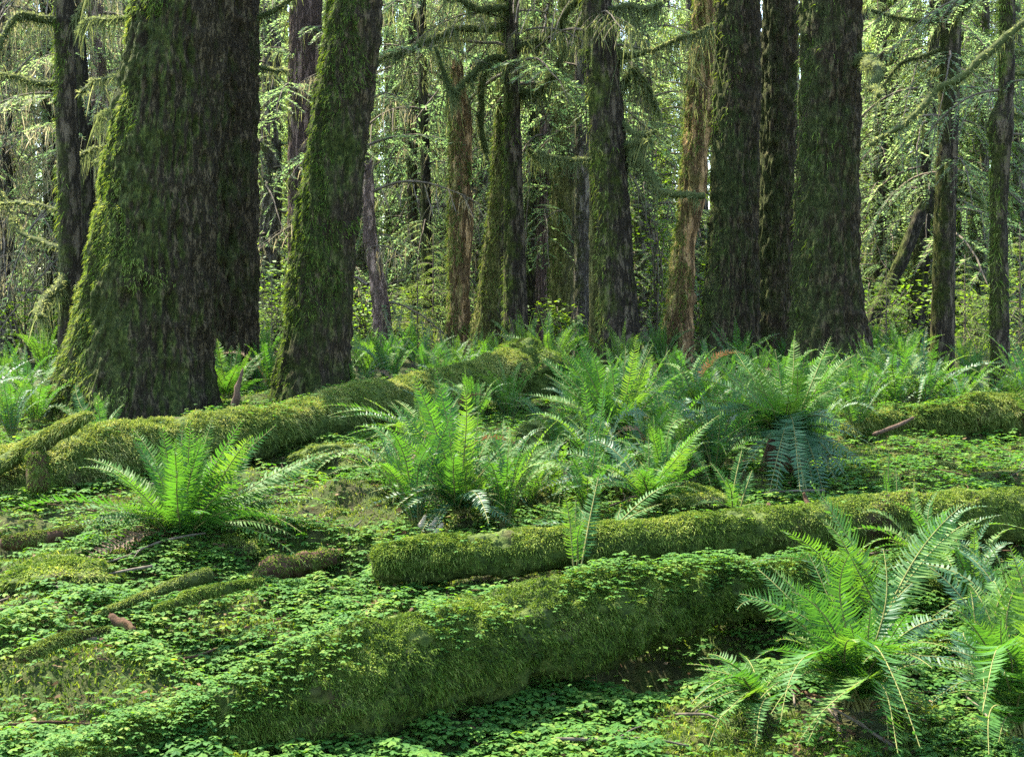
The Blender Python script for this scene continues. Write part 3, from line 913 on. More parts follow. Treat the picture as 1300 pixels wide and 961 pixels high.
# the mass of forest behind everything
mb = MB()
r = np.random.default_rng(71)
for i in range(150):
    d = r.uniform(60, 105)
    x = r.uniform(-.52, .52) * d
    z0 = float(gz(np.array(x), np.array(d)))
    H = r.uniform(13, 30)
    for j in range(26):
        f = r.uniform(0, 1)
        bg = B_FAR[r.integers(4)]
        L = (3.6 - 2.4 * f) * r.uniform(.7, 1.2)
        nq, SV, SQ, pts = bg
        R = rot(r.uniform(0, 6.28), r.normal(-.1, .15), r.normal(0, .3))
        V = (nq[::2] * np.array(1.)).reshape(-1, 4, 3)
        c = V.mean(1, keepdims=True)
        V = c + (V - c) * 1.7
        V = (V.reshape(-1, 3) * L / 2.2) @ R.T + np.array([x, d, z0 + .5 + f * H])
        k = len(V) // 4
        mb.add(V, [np.arange(k * 4).reshape(k, 4)], 0, False)
    z = np.linspace(-1, H, 6)
    Vt, _, Qt = tube(np.column_stack([z * 0 + x, z * 0 + d, z0 + z]), .3 * (1 - z / (H + 8)), 8)
    mb.add(Vt, [Qt], 1)
tag(link('far_forest', mb.mesh('far_forest', [M['needle'], BK['grey']])), 'mass of sunlit conifers closing the view far behind all the trunks', 'forest', kind='stuff')

# trees behind and beside the viewer: the forest goes on there and shades this side of the trunks
BEH = [(-10, -7), (-3, -12), (7, -9), (-15, 1), (14, 4), (15, -8)]
for i, (x, y) in enumerate(BEH):
    root = tag(link('hemlock_tree', None, loc=(x, y, 0)), 'dense hemlock standing behind the viewer', 'tree', 'hemlocks behind the viewer')
    root.scale = (1.7,) * 3
    root.rotation_euler = (0, 0, i * 1.1)
    link('trunk', FARTR[i % 3], root)
    link('crown', GREEN[i % 4], root)


# ----------------------------------------------------------------------------- fallen logs
def log(name, spec, label, cat, mat='moss', seed=0, nseg=72, lump=.03, blade=9000, blen=(.012, .04), bmat='mossblade', step=.02, upbias=.55, endmat=None, group=None, shaggy=0., core=None):
    P = np.array([at(a, b, d) for a, b, d, _ in spec])
    R = np.array([w / F * d for _, _, d, w in spec])
    base = P[len(P) // 2].copy()
    ln = np.linalg.norm(np.diff(P, axis=0), axis=1).sum()
    n = max(10, int(ln / step))
    fine = catmull(np.column_stack([P, R]), n)
    path, rad = fine[:, :3] - base, fine[:, 3].copy()
    t = np.linspace(0, 1, n)
    e = np.minimum(t, 1 - t) * ln
    rad *= np.clip(.55 + .45 * np.sqrt(np.clip(e / (rad.mean() * .6), 0, 1)), 0, 1)
    rad *= 1 + .16 * (fbm(np.column_stack([t * ln * 1.6, t * 0, t * 0]), 3, seed + 31) - .5)

    def disp(V, D):
        a = (fbm(V * 3.2, 3, seed) - .5) * 2.0 * lump
        b = (fbm(V * 13, 3, seed + 4) - .5) * 1.7 * lump
        c = (fbm(V * 45, 2, seed + 6) - .5) * .5 * lump
        return a + b + c
    mb = MB()
    V, D = add_tube(mb, path, rad, nseg, disp, 0, 1 if endmat else None)
    o = link(name, mb.mesh(name, [M[mat]] + ([M[endmat]] if endmat else [])), loc=base)
    tag(o, label, cat, group)
    if blade:
        r = np.random.default_rng(seed + 50)
        P, N = on_tube(V, D, blade, r, upbias)
        # shoots grow in cushions
        c = fbm(P * 9, 3, seed + 11)
        keep = (c > .30) & (fbm(P * 2.3, 3, seed + 13) > (.24 if shaggy else .28))
        P, N, c = P[keep], N[keep], c[keep]
        m2 = MB()
        dd = N + r.normal(0, .5, N.shape) + np.array([0, 0, -.25 * shaggy])
        L = r.uniform(blen[0], blen[1], len(P)) * (.5 + c)
        L = L * (.45 + 1.25 * fbm(P * 4.2, 3, seed + 17))
        if shaggy:
            side = np.clip(1 - np.abs(N[:, 2]), 0, 1)
            L = L * (1 + shaggy * side)
        blades(m2, P, dd, L, r.uniform(.0025, .006, len(P)), .45, 0, r)
        tag(link('moss', m2.mesh('moss', M[bmat]), o), kind='stuff')
    return o, base, V, D


logA = log('fallen_log', [(-90, 646, 8.6, 52), (0, 622, 8.9, 50), (100, 594, 9.2, 46), (200, 573, 9.6, 41), (300, 555, 10.2, 34), (380, 538, 10.8, 30), (450, 521, 11.5, 30), (530, 504, 12.3, 29), (600, 487, 13.0, 28), (660, 470, 13.5, 28)],
           'long mossy fallen log lying before the giant trunk, running back to the root mound', 'log', seed=1, nseg=100, lump=.05, blade=75000, blen=(.015, .05), bmat='mossgold', step=.028)
logB = log('fallen_log', [(472, 717, 7.0, 25), (560, 708, 7.05, 26), (700, 698, 7.1, 26), (850, 684, 7.2, 28), (1000, 672, 7.3, 31), (1150, 661, 7.4, 33), (1300, 655, 7.5, 34), (1420, 652, 7.6, 34)],
           'straight evenly rounded mossy log with a blunt broken end, lying across the middle', 'log', seed=2, nseg=90, lump=.036, blade=56000, blen=(.008, .026), endmat='rotten', step=.02)
logC = log('fallen_log', [(40, 1030, 4.35, 48), (150, 984, 4.6, 50), (240, 946, 4.8, 52), (330, 908, 4.97, 57), (450, 866, 5.2, 62), (560, 838, 5.5, 62), (700, 797, 5.9, 58), (800, 775, 6.1, 50), (880, 760, 6.3, 42), (950, 750, 6.5, 36), (1080, 744, 6.8, 31), (1220, 752, 7.0, 28)],
           'thick shaggy moss covered log closest to the viewer, with a dark hollow beneath it', 'log', seed=3, nseg=130, lump=.06, blade=140000, blen=(.008, .02), step=.02, shaggy=.12, upbias=.8)
logD = log('fallen_log', [(1068, 548, 10.9, 14), (1150, 541, 11.1, 20), (1230, 532, 11.2, 24), (1300, 526, 11.3, 26), (1420, 524, 11.4, 27)],
           'mossy log with a rotten brown end at the top of the green clover slope', 'log', seed=4, lump=.07, blade=26000, blen=(.02, .05), step=.03, endmat='rotten', bmat='mossgold')
def stubs(lg, n, seed, r0=.022, ln=(.06, .16)):
    o, base, V, D = lg
    r = np.random.default_rng(seed)
    P, N = on_tube(V, D, n, r, .3)
    for p, q in zip(P, N):
        d = norm(q + r.normal(0, .35, 3))
        L = r.uniform(*ln)
        mb = MB()
        pts = catmull([p - d * .04, p + d * L * .5 + r.normal(0, .01, 3), p + d * L], 10)
        add_tube(mb, pts, np.linspace(r0 * r.uniform(.6, 1.2), r0 * .35, 10), 9, lambda V, D: .007 * (ridged(V * np.array([50, 50, 20]), 2, seed) - .5))
        link('branch_stub', mb.mesh('branch_stub', M['rotten']), o)


stubs(logB, 4, 2, .016, (.05, .12))
log('fallen_branch', [(360, 676, 7.9, 8), (410, 681, 7.8, 9), (472, 684, 7.7, 12)], 'short level mossy branch beside the blunt end of the straight log', 'branch', seed=5, nseg=32, lump=.012, blade=4000, blen=(.006, .015))
log('fallen_branch', [(95, 790, 6.2, 4), (160, 766, 6.4, 6), (220, 743, 6.6, 8), (270, 728, 6.7, 12)], 'bare tan mossy branch slanting over the clover below the upright fern', 'branch', mat='limb', seed=6, nseg=32, lump=.012, blade=2500, blen=(.006, .015), bmat='mossgold')
log('fallen_branch', [(405, 672, 8.1, 12), (440, 652, 8.4, 14), (482, 628, 8.8, 13)], 'crumbling diagonal log with pale bare wood near the mossy branch', 'log', mat='palewood', seed=7, nseg=32, lump=.03, blade=3500, blen=(.01, .03), bmat='mossgold')
log('broken_limb', [(-25, 606, 8.6, 10), (30, 575, 8.6, 10), (75, 550, 8.55, 9), (116, 527, 8.5, 7)], 'broken mossy limb propped up on the long fallen log', 'branch', seed=8, nseg=36, lump=.02, blade=6000, blen=(.012, .04), bmat='mossgold', endmat='rotten', group=None)
log('branch_stub', [(50, 625, 8.5, 16), (48, 600, 8.5, 15), (46, 572, 8.55, 13)], 'dark upright stub under the propped broken limb', 'branch', seed=9, mat='rotten', nseg=32, lump=.02, blade=1500, blen=(.01, .03))
log('rotten_log', [(300, 748, 7.0, 8), (345, 722, 7.25, 13), (400, 712, 7.45, 15), (440, 706, 7.6, 12)], 'dark rotten log sunk in the shaded hollow below the short mossy branch', 'log', mat='rotten', seed=21, nseg=40, lump=.04, blade=2500, blen=(.01, .025))
log('rotten_log', [(20, 748, 6.9, 6), (60, 730, 7.0, 9), (110, 716, 7.2, 10), (165, 706, 7.4, 8)], 'brown decayed log under the withered fronds of the upright fern', 'log', mat='rotten', seed=22, nseg=36, lump=.03, blade=2500, blen=(.01, .025))
for i, (spec, lab) in enumerate([
        ([(195, 775, 6.1, 5), (262, 752, 6.35, 7), (335, 738, 6.5, 5)], 'mossy branch lying level in the clover before the dark rotten log'),
        ([(20, 838, 5.3, 7), (85, 812, 5.5, 8), (140, 800, 5.6, 5)], 'half buried mossy branch in the near clover, beside the low picture edge'),
        ([(560, 640, 8.5, 8), (610, 622, 8.9, 10), (655, 600, 9.3, 7)], 'mossy branch hidden between the loose fern and the arching fern'),
        ([(270, 652, 8.4, 6), (330, 640, 8.6, 8), (390, 640, 8.6, 6)], 'mossy branch in the shade behind the upright fern'),
        ([(1060, 600, 9.3, 4), (1140, 588, 9.6, 6), (1215, 592, 9.5, 4)], 'thin mossy branch half sunk in the clover slope'),
        ([(0, 690, 7.6, 9), (55, 684, 7.7, 11), (105, 672, 7.9, 8)], 'mossy branch poking out below the long log beside the dark hollow')]):
    log('fallen_branch', spec, lab, 'branch', seed=40 + i, nseg=28, lump=.014, blade=3500, blen=(.007, .02), mat='rotten' if i % 2 else 'moss', bmat='mossgold' if i % 3 else 'mossblade')
log('wood_stake', [(296, 522, 11.2, 6), (301, 495, 11.2, 6), (308, 468, 11.2, 2)], 'pointed brown splinter of wood standing upright between the two mossy trunks', 'branch', mat='wood', seed=10, nseg=9, lump=.03, blade=0)
log('wood_chunk', [(140, 778, 6.25, 10), (155, 790, 6.2, 11), (170, 803, 6.15, 8)], 'dark chunk of rotten wood lying in the clover', 'wood', mat='rotten', seed=12, nseg=9, lump=.05, blade=0, step=.03)
log('thin_stick', [(820, 618, 10.3, 2), (850, 612, 10.4, 2.2), (875, 600, 10.5, 1.5)], 'thin reddish stick under the spreading ferns', 'stick', mat='wood', seed=13, nseg=10, lump=.002, blade=0)
log('thin_stick', [(1108, 552, 10.4, 3), (1140, 540, 10.5, 3), (1160, 530, 10.6, 2)], 'reddish stick leaning on the rotten end of the slope log', 'stick', mat='wood', seed=14, nseg=10, lump=.004, blade=0)
log('thin_stick', [(655, 672, 7.6, 2), (668, 684, 7.4, 5), (676, 692, 7.2, 4)], 'broken red stick touching the straight log', 'stick', mat='wood', seed=15, nseg=12, lump=.004, blade=0)

r = np.random.default_rng(19)
TW = []
for v in range(4):
    mb = MB()
    p = catmull(np.array([[-.5, 0, 0], [-.15, r.normal(0, .06), .02], [.2, r.normal(0, .06), .015], [.5, r.normal(0, .05), 0]]), 22)
    add_tube(mb, p, np.linspace(.011, .005, 22), 7, lambda V, D: .003 * (fbm(V * 30, 2, v) - .5))
    q = catmull(np.array([p[9], p[9] + [.12, .09, .03], p[9] + [.22, .2, .02]]), 8)
    add_tube(mb, q, np.linspace(.006, .003, 8), 6)
    TW.append(mb.mesh('fallen_twig', M['twig'] if v < 3 else M['rotten']))
for i in range(70):
    d = r.uniform(4.8, 11)
    x = r.uniform(-.4, .4) * d
    o = link('fallen_twig', TW[i % 4], loc=(x, d, float(gz(x, d)) + .035))
    o.rotation_euler = (r.normal(0, .2), r.normal(0, .2), r.uniform(0, 6.28))
    o.scale = (r.uniform(.2, .75),) * 2 + (.7,)
    tag(o, 'thin fallen twig lying on the moss and clover', 'twig', 'fallen twigs on the forest floor')

# mossy root mound and rotten stump
def mound(name, px, py, d, rx, ry, rz, label, cat, mat='moss', seed=0, blade=8000, bmat='mossgold', amp=.3, blen=(.02, .06)):
    c = at(px, py, d)
    th = np.linspace(0, 2 * np.pi, 72, endpoint=False)
    ph = np.linspace(-.5, np.pi / 2, 40)
    T, Pp = np.meshgrid(th, ph)
    D = np.stack([np.cos(T) * np.cos(Pp), np.sin(T) * np.cos(Pp), np.sin(Pp)], -1)
    s = 1 + amp * (fbm(D * 2.2, 4, seed) - .5) * 2 + .12 * (fbm(D * 8, 3, seed + 5) - .5)
    V = D * s[..., None] * np.array([rx, ry, rz])
    i, j = np.meshgrid(np.arange(39), np.arange(72), indexing='ij')
    a = i * 72 + j
    b = i * 72 + (j + 1) % 72
    mb = MB()
    mb.add(V, [np.stack([a, b, b + 72, a + 72], -1).reshape(-1, 4)])
    o = link(name, mb.mesh(name, M[mat]), loc=c)
    tag(o, label, cat)
    r = np.random.default_rng(seed)
    P, N = on_tube(V, D, blade, r, .5)
    k = fbm(P * 7, 3, seed) > .4
    m2 = MB()
    blades(m2, P[k], N[k] + r.normal(0, .5, N[k].shape), r.uniform(blen[0], blen[1], k.sum()), .006, .5, 0, r)
    tag(link('moss', m2.mesh('moss', M[bmat]), o), kind='stuff')
    return o, c


mound('root_mound', 672, 480, 13.8, .46, .42, .38, 'mossy root mound with a dark hollow where the long log ends', 'root mound', seed=3, amp=.35, bmat='mossblade')
for i, (a, b, c, rx, rz, lab) in enumerate([(455, 655, 8.5, .3, .14, 'mossy hummock beside the crumbling diagonal log'), (650, 640, 8.7, .3, .13, 'low mossy hummock among the ferns in the middle'), (300, 700, 7.6, .22, .1, 'small mossy hummock under the upright fern'),
        (420, 590, 9.6, .3, .15, 'mossy hummock in the shade below the long log'), (75, 735, 7.0, .3, .1, 'low brown mossy hummock by the dark hollow under the long log'), (720, 555, 10.2, .35, .16, 'mossy hummock under the fan shaped fern'), (880, 640, 8.4, .25, .1, 'mossy hummock just behind the straight log')]):
    mound('moss_hummock', a, b, c, rx, rx * .8, rz, lab, 'hummock', seed=30 + i, blade=5000, bmat='mossgold' if i % 2 else 'mossblade', amp=.45, blen=(.012, .035))
st, sc_ = mound('rotten_stump', 525, 690, 7.9, .17, .16, .13, 'low rotten mossy stump with pale splinters behind the straight log', 'stump', mat='rotten', seed=4, blade=2500, blen=(.01, .03), amp=.25)
for k, (a, b, c, e) in enumerate([(530, 675, 540, 654), (543, 677, 555, 656), (551, 680, 562, 664)]):
    mb = MB()
    p0, p1 = at(a, b, 7.85) - sc_, at(c, e, 7.85) - sc_
    add_tube(mb, catmull([p0, (p0 + p1) / 2 + .004, p1], 10), np.linspace(.022, .008, 10), 10, lambda V, D: .006 * (ridged(V * np.array([60, 60, 8]), 2, 3) - .5))
    link('splinter', mb.mesh('splinter', M['palewood']), st)


# ----------------------------------------------------------------------------- ferns
def frond(mb, P0, P1, P2, W, twist=0., pairs=38, seed=0, slot=0, stemslot=1, curl=0., fold=.15, start=.14, side_hint=None):
    """one sword fern frond along a quadratic curve"""
    r = np.random.default_rng(seed)
    P0, P1, P2 = (np.asarray(p, float) for p in (P0, P1, P2))
    n = pairs + 8
    t = np.linspace(0, 1, n)[:, None]
    C = (1 - t) ** 2 * P0 + 2 * t * (1 - t) * P1 + t ** 2 * P2
    if curl:                                              # fiddlehead tip
        T = norm(np.gradient(C, axis=0))
        m = n // 5
        e = C[-m - 1].copy()
        tt, Ln = T[-m - 1].copy(), np.linalg.norm(P2 - P0)
        ax = norm(np.cross(tt, [0, 0, 1.]))
        st_ = Ln / n
        for q in range(m):
            a = -curl * (q / m) * .9
            tt = tt * math.cos(a) + np.cross(ax, tt) * math.sin(a)
            e = e + tt * st_ * .75
            C[n - m + q] = e
    lat = np.cross([0, 0, 1.], P2 - P0 + np.array([.01, 0, 0]))
    lat = lat / max(np.linalg.norm(lat), 1e-6)
    Lq = np.linalg.norm(P2 - P0)
    C = C + lat * (np.sin(t * r.uniform(2, 4.5)) * t * r.normal(0, .07) * Lq) - np.array([0, 0, 1.]) * (t ** 4 * abs(r.normal(0, .06)) * Lq)
    T = norm(np.gradient(C, axis=0))
    if side_hint is None:
        h = P2 - P0
        h = np.array([h[0], h[1], 0])
        if np.linalg.norm(h) < .04:
            h = np.array([.2, -1, 0])
        S = np.cross([0, 0, 1.], h)
    else:
        S = np.asarray(side_hint, float)
    S = S[None] - T * (T @ S)[:, None]
    S = norm(S)
    N = np.cross(S, T)
    tw = twist * (.5 + .7 * t)
    S, N = S * np.cos(tw) + N * np.sin(tw), N * np.cos(tw) - S * np.sin(tw)
    Ln = np.linalg.norm(np.diff(C, axis=0), axis=1).sum()
    V, _, Q = tube(C, .0042 * (1 - .8 * t[:, 0]) + .0008, 4)
    mb.add(V, [Q], stemslot)
    i0 = int(start * n)
    idx = np.arange(i0, n)
    u = (idx - i0) / (n - i0)
    prof = np.minimum(1, .62 + u * 3.) * np.maximum(1 - u ** 2.6, 0) ** .9 + .03
    wid = Ln / n * .70
    for sg in (-1, 1):
        k = len(idx)
        gap = r.uniform(size=k) < .05
        L = W * np.where(gap, r.uniform(.05, .5, k), 1) * prof * r.uniform(.86, 1.08, k)
        sw = .22 + .35 * u + r.normal(0, .07, k)
        d = S[idx] * sg + T[idx] * sw[:, None] + N[idx] * (-fold + r.normal(0, .10, k))[:, None]
        d = norm(d)
        b = C[idx] + T[idx] * r.uniform(-.2, .2, k)[:, None] * wid
        wv = norm(T[idx] - d * (T[idx] * d).sum(1)[:, None]) * (wid * .5 * np.clip(prof * 1.4, .35, 1))[:, None]
        wv = wv + N[idx] * (r.normal(0, .28, k) * wid * .5)[:, None]
        m = b + d * (L * .55)[:, None]
        e = b + d * L[:, None] + T[idx] * (L * .10)[:, None] - N[idx] * (L * .10)[:, None]
        VV = np.stack([b - wv * .75, b + wv * .9, m - wv * .8, m + wv * .8, e - wv * .08, e + wv * .08], 1)
        ii = (np.arange(k) * 6)[:, None]
        q = np.concatenate([ii + np.array([[0, 1, 3, 2]]), ii + np.array([[2, 3, 5, 4]])])
        mb.add(VV, [q], slot, False)


def hand_fern(name, bx, by, d, fronds, label, seed, W=.065, pairs=38, arch=.25, mat='fern', group='sword ferns among the logs', wmul=1.15, extra=.7, lift=None):
    """fronds: (tip px, tip py[, depth offset of tip, arch, extra])"""
    base = at(bx, by, d)
    base[2] = min(base[2], float(gz(base[0], base[1])) + (.12 if lift is None else lift))
    root = tag(link(name, None, loc=base), label, 'fern', group)
    r = np.random.default_rng(seed)
    if len(fronds) > 8:
        fronds = list(fronds)
        for f in list(fronds) * 2:
            if r.uniform() < extra and not (len(f) > 4 and f[4] == 'dead'):
                k = r.uniform(.6, 1.0)
                g = (bx + (f[0] - bx) * k + r.normal(0, 12), by + (f[1] - by) * k + r.normal(0, 6), (f[2] if len(f) > 2 else 0) + r.normal(0, .22), (f[3] if len(f) > 3 else arch) + abs(r.normal(0, .05)))
                fronds.append(g + ((f[4],) if len(f) > 4 else ()))
    for i, f in enumerate(fronds):
        tx, ty = f[0], f[1]
        do = f[2] if len(f) > 2 else r.uniform(-.25, .25)
        ar = f[3] if len(f) > 3 else arch
        kind = f[4] if len(f) > 4 else None
        tip = at(tx, ty, d + do) - base
        if len(f) > 5:
            o0 = at(f[5][0], f[5][1], d + do * .3) - base
        else:
            o0 = np.array([r.normal(0, .025), r.normal(0, .025), .02])
        tip = o0 + (tip - o0) * 1.09
        ln = np.linalg.norm(tip - o0)
        mid = o0 + (tip - o0) * .48
        mid[2] += ar * ln
        mid[:2] -= (tip - o0)[:2] * min(.35, ar * .5)
        mb = MB()
        m = {'dead': 'fern_dead', 'blue': 'fern_skylit'}.get(kind, mat)
        # turn blades partly towards the open side
        h = (tip - o0).copy(); h[2] = 0
        S = np.cross([0, 0, 1.], h / max(np.linalg.norm(h), 1e-6)) * min(1, np.linalg.norm(h) / (ln * .35 + 1e-6))
        if abs(tip[0]) > .02:
            S = S * np.sign(S[1] * -1 if abs(S[1]) > .2 else 1)
        vert = abs((tip - o0)[2]) / ln
        S = S + np.array([1., 0, 0]) * (.2 + 1.0 * vert ** 2) * (1 if S[0] >= 0 else -1)
        frond(mb, o0, mid, tip, wmul * W * min(1.25, .5 + ln * .75) * r.uniform(.9, 1.1), r.normal(0, .3), max(20, int(pairs * min(1.2, .45 + ln * .7))), seed * 50 + i,
              curl=.28 if kind == 'curl' else 0, side_hint=S, start=.12)
        o = link('frond', mb.mesh('frond', [M[m], M['stem']]), root)
        if kind == 'dead':
            o['label'] = 'withered brown frond'
    return root


hand_fern('sword_fern', 232, 692, 7.6, [(172, 556, .1, .05), (205, 548, -.1, .04), (232, 545, .2, .02), (258, 548, -.15, .03), (292, 556, .15, .04), (331, 552, -.1, .05), (312, 566, .3, .05), (188, 575, .3, .05), (275, 570, .4, .0), (218, 570, .4, 0), (243, 540, 0, .02), (268, 536, .1, .02), (300, 542, 0, .03), (320, 550, .2, .04), (222, 556, -.2, .03),
          (120, 578, .2, .15), (145, 600, -.3, .12), (402, 578, .3, .08), (412, 572, .5, .06), (365, 600, .1, .1), (0, 648, -.2, .22), (68, 655, -.3, .25), (92, 662, .1, .25), (78, 740, -.5, .35, 'dead'), (100, 745, -.4, .4, 'dead'), (372, 660, -.3, .2),
          (392, 630, .2, .16), (375, 690, -.3, .25), (150, 650, -.4, .2), (300, 610, -.4, .1)],
          'tall upright backlit fern growing in the clover in front of the long log', 1, W=.07, pairs=33)
hand_fern('sword_fern', 1090, 905, 5.3, [(952, 757, .1, .22), (928, 758, -.1, .25, 'curl'), (985, 722, .3, .14), (1003, 745, .1, .12), (1042, 712, .2, .06), (1018, 740, -.2, .1), (1065, 755, .2, .05), (1128, 715, .1, .1), (1105, 765, -.1, .06), (1150, 752, .3, .12, 'blue'),
          (1160, 770, -.2, .18), (1228, 850, -.2, .4, 'blue'), (1205, 790, .1, .28, 'blue'), (1190, 830, -.4, .35), (1000, 850, -.4, .25), (960, 830, -.2, .25), (1080, 790, -.3, .1), (1040, 800, -.3, .12), (1130, 820, -.5, .2), (1060, 930, -.8, .3), (1150, 950, -.8, .35), (985, 900, -.6, .3), (1110, 780, .4, .05), (1010, 800, .3, .1)],
          'big bushy fern at the near edge, below the thick shaggy log', 2, W=.075, pairs=40)
hand_fern('sword_fern', 1118, 765, 6.1, [(1038, 622, .0, .06), (1050, 660, .2, .08), (1003, 675, -.1, .12), (1212, 645, .1, .1), (1070, 690, -.2, .08), (975, 718, -.2, .3, 'blue'), (1232, 655, .4, .1)],
          'fern with two broad backlit fronds crossing the straight log', 3, W=.085, pairs=38)
hand_fern('sword_fern', 1290, 925, 5.1, [(1188, 728, .2, .2, 'blue'), (1215, 762, .1, .2), (1205, 812, -.1, .3, 'blue'), (1238, 745, .3, .18), (1192, 875, -.2, .4, 'blue'), (1285, 705, .2, .1), (1262, 720, .4, .1, 'curl'), (1245, 800, -.3, .25), (1225, 880, -.5, .35), (1320, 740, 0, .1), (1268, 790, -.2, .15), (1345, 790, -.2, .2), (1200, 840, .2, .3), (1250, 950, -.6, .3), (1330, 860, -.5, .2), (1270, 860, -.5, .2)],
          'dark glossy fern with arching fronds in the near corner', 4, W=.075, pairs=38)
hand_fern('sword_fern', 965, 895, 5.4, [(880, 842, .1, .15), (905, 825, .2, .15), (875, 868, -.1, .2), (885, 895, -.2, .2), (925, 838, .2, .1), (940, 860, -.2, .12), (900, 925, -.3, .2), (955, 940, -.4, .2), (1000, 850, .1, .15)],
          'small low fern beside the dark hollow under the shaggy log', 5, W=.06, pairs=26)
big = hand_fern('sword_fern', 1000, 560, 9.3, [(902, 452, .2, .05), (930, 448, .3, .04), (955, 452, -.1, .03), (983, 448, .2, .02), (1008, 432, .3, .02, 'curl'), (1022, 445, -.1, .02), (1047, 436, .2, .03), (1062, 450, -.1, .04), (1078, 446, .3, .05), (1040, 470, .4, .02), (970, 470, .4, .02),
          (880, 512, .1, .2), (872, 528, -.2, .26, 'blue'), (896, 510, -.3, .2), (1108, 606, -.3, .42, 'blue'), (1090, 632, -.5, .48, 'blue'), (1060, 645, -.7, .5, 'blue'), (1025, 650, -.8, .55, 'blue'), (985, 648, -.8, .5, 'blue'), (1100, 560, -.2, .35, 'blue'), (945, 600, -.6, .4, 'blue'), (1060, 530, -.5, .22, 'blue'), (915, 560, -.4, .35), (990, 500, -.5, .12), (950, 500, -.4, .12), (1020, 620, -.7, .5, 'blue'), (1075, 480, .2, .1)],
          'largest fern, bright fronds standing up and dark blue-green ones hanging down over its brown crown', 6, W=.08, pairs=35, lift=.5)
mb = MB()
_z = np.linspace(-.5, .03, 24)
add_tube(mb, np.column_stack([_z * .1, _z * 0, _z]), np.interp(_z, [-.5, -.2, 0, .03], [.24, .17, .12, .05]), 40, lambda V, D: .05 * (ridged(V * np.array([9, 9, 5]), 3, 3) - .6))
link('rootstock', mb.mesh('rootstock', M['rotten']), big)
hand_fern('sword_fern', 785, 545, 10.6, [(690, 458, .2, .08), (712, 442, .1, .05), (735, 432, .3, .04), (752, 436, -.1, .03), (772, 440, .2, .02), (790, 440, .3, .02), (806, 438, -.1, .03), (826, 446, .2, .05), (845, 452, 0, .06), (858, 470, .3, .1), (700, 480, .3, .1), (722, 465, .4, .06), (760, 460, .5, .03), (800, 465, .5, .03), (660, 520, 0, .25), (668, 505, .2, .2), (690, 545, -.3, .25), (865, 520, -.2, .2), (830, 490, -.3, .1), (745, 490, -.3, .06), (705, 560, -.4, .3, 'blue')],
          'bright backlit fern spreading like a fan beside the root mound', 7, W=.07, pairs=33)
hand_fern('sword_fern', 585, 655, 8.0, [(545, 480, .3, .03), (556, 475, -.1, .02), (500, 505, .1, .08), (520, 540, .2, .06), (478, 625, 0, .3, 'blue'), (472, 645, -.2, .38, 'blue'), (600, 530, .1, .02), (622, 548, .2, .05), (648, 545, .1, .08), (662, 560, .3, .1), (572, 560, -.2, .02), (598, 580, -.2, .04), (650, 612, -.2, .2), (630, 600, -.3, .15), (505, 600, -.1, .2), (690, 610, .2, .2), (545, 590, -.3, .06), (640, 660, -.4, .3, 'blue'), (540, 672, -.4, .3, 'blue')],
          'loose fern with one very tall narrow frond, behind the rotten stump', 8, W=.06, pairs=32)
hand_fern('sword_fern', 822, 645, 8.2, [(905, 535, .2, .1), (885, 548, -.1, .08), (868, 560, .2, .05), (843, 560, .3, .03), (820, 556, .1, .02), (795, 575, .2, .05), (695, 612, -.1, .25, 'blue'), (690, 585, .2, .2), (738, 552, .3, .2, 'blue'), (700, 575, .4, .2), (760, 590, -.2, .15), (895, 595, -.1, .12), (850, 590, -.3, .06), (750, 620, -.4, .25), (880, 620, -.3, .2), (805, 590, -.3, .05), (720, 600, .3, .3, 'blue')],
          'arching fern with pale shining fronds in front of the largest fern', 9, W=.06, pairs=32)
hand_fern('sword_fern', 735, 722, 6.8, [(718, 632, .0, .02), (730, 640, .1, .02), (758, 610, .3, .03), (742, 660, -.1, .05)],
          'few yellow-green fronds growing against the face of the straight log', 10, W=.055, pairs=26)
hand_fern('sword_fern', 765, 690, 7.4, [(850, 605, .2, .06), (832, 640, .1, .1), (700, 650, .1, .2), (668, 668, -.1, .2, 'blue'), (790, 645, .2, .05), (815, 660, -.1, .2), (735, 640, .3, .05)],
          'small fern peeping over the straight log', 11, W=.055, pairs=26)
hand_fern('sword_fern', 545, 572, 9.6, [(430, 528, 0, .22, 'blue'), (422, 515, .2, .2), (445, 548, -.2, .25), (470, 510, .1, .12), (500, 515, .3, .05), (522, 500, .2, .03), (556, 492, .1, .02), (580, 505, .3, .03), (602, 520, .1, .08), (535, 520, -.2, .02), (490, 560, -.3, .2), (440, 580, -.3, .3), (630, 550, -.1, .15)],
          'fern with arms arching over the dark underside of the long log', 12, W=.06, pairs=30)
hand_fern('sword_fern', 125, 565, 10.2, [(98, 492, .2, .04), (118, 498, -.1, .02), (135, 505, .2, .02), (155, 515, .1, .06), (163, 548, -.1, .12), (80, 520, .1, .12), (105, 520, -.2, .05), (145, 530, -.2, .05)],
          'fern with stiff upright fronds at the foot of the giant trunk', 13, W=.065, pairs=29)
hand_fern('sword_fern', 290, 508, 13.6, [(262, 436, .2, .04), (275, 434, -.1, .03), (290, 440, .2, .02), (302, 442, .1, .02), (318, 446, -.1, .05), (332, 455, .2, .1), (252, 452, .1, .1), (335, 478, -.1, .15), (258, 478, -.2, .15), (300, 460, -.2, .03)],
          'bright fern in the gap between the giant and the tilted trunk', 14, W=.07, pairs=26)
hand_fern('sword_fern', 1130, 650, 7.9, [(1128, 575, 0, .02), (1135, 590, .1, .02), (1122, 598, -.1, .03)], 'tiny upright fern alone on the clover slope above the straight log', 16, W=.03, pairs=17)
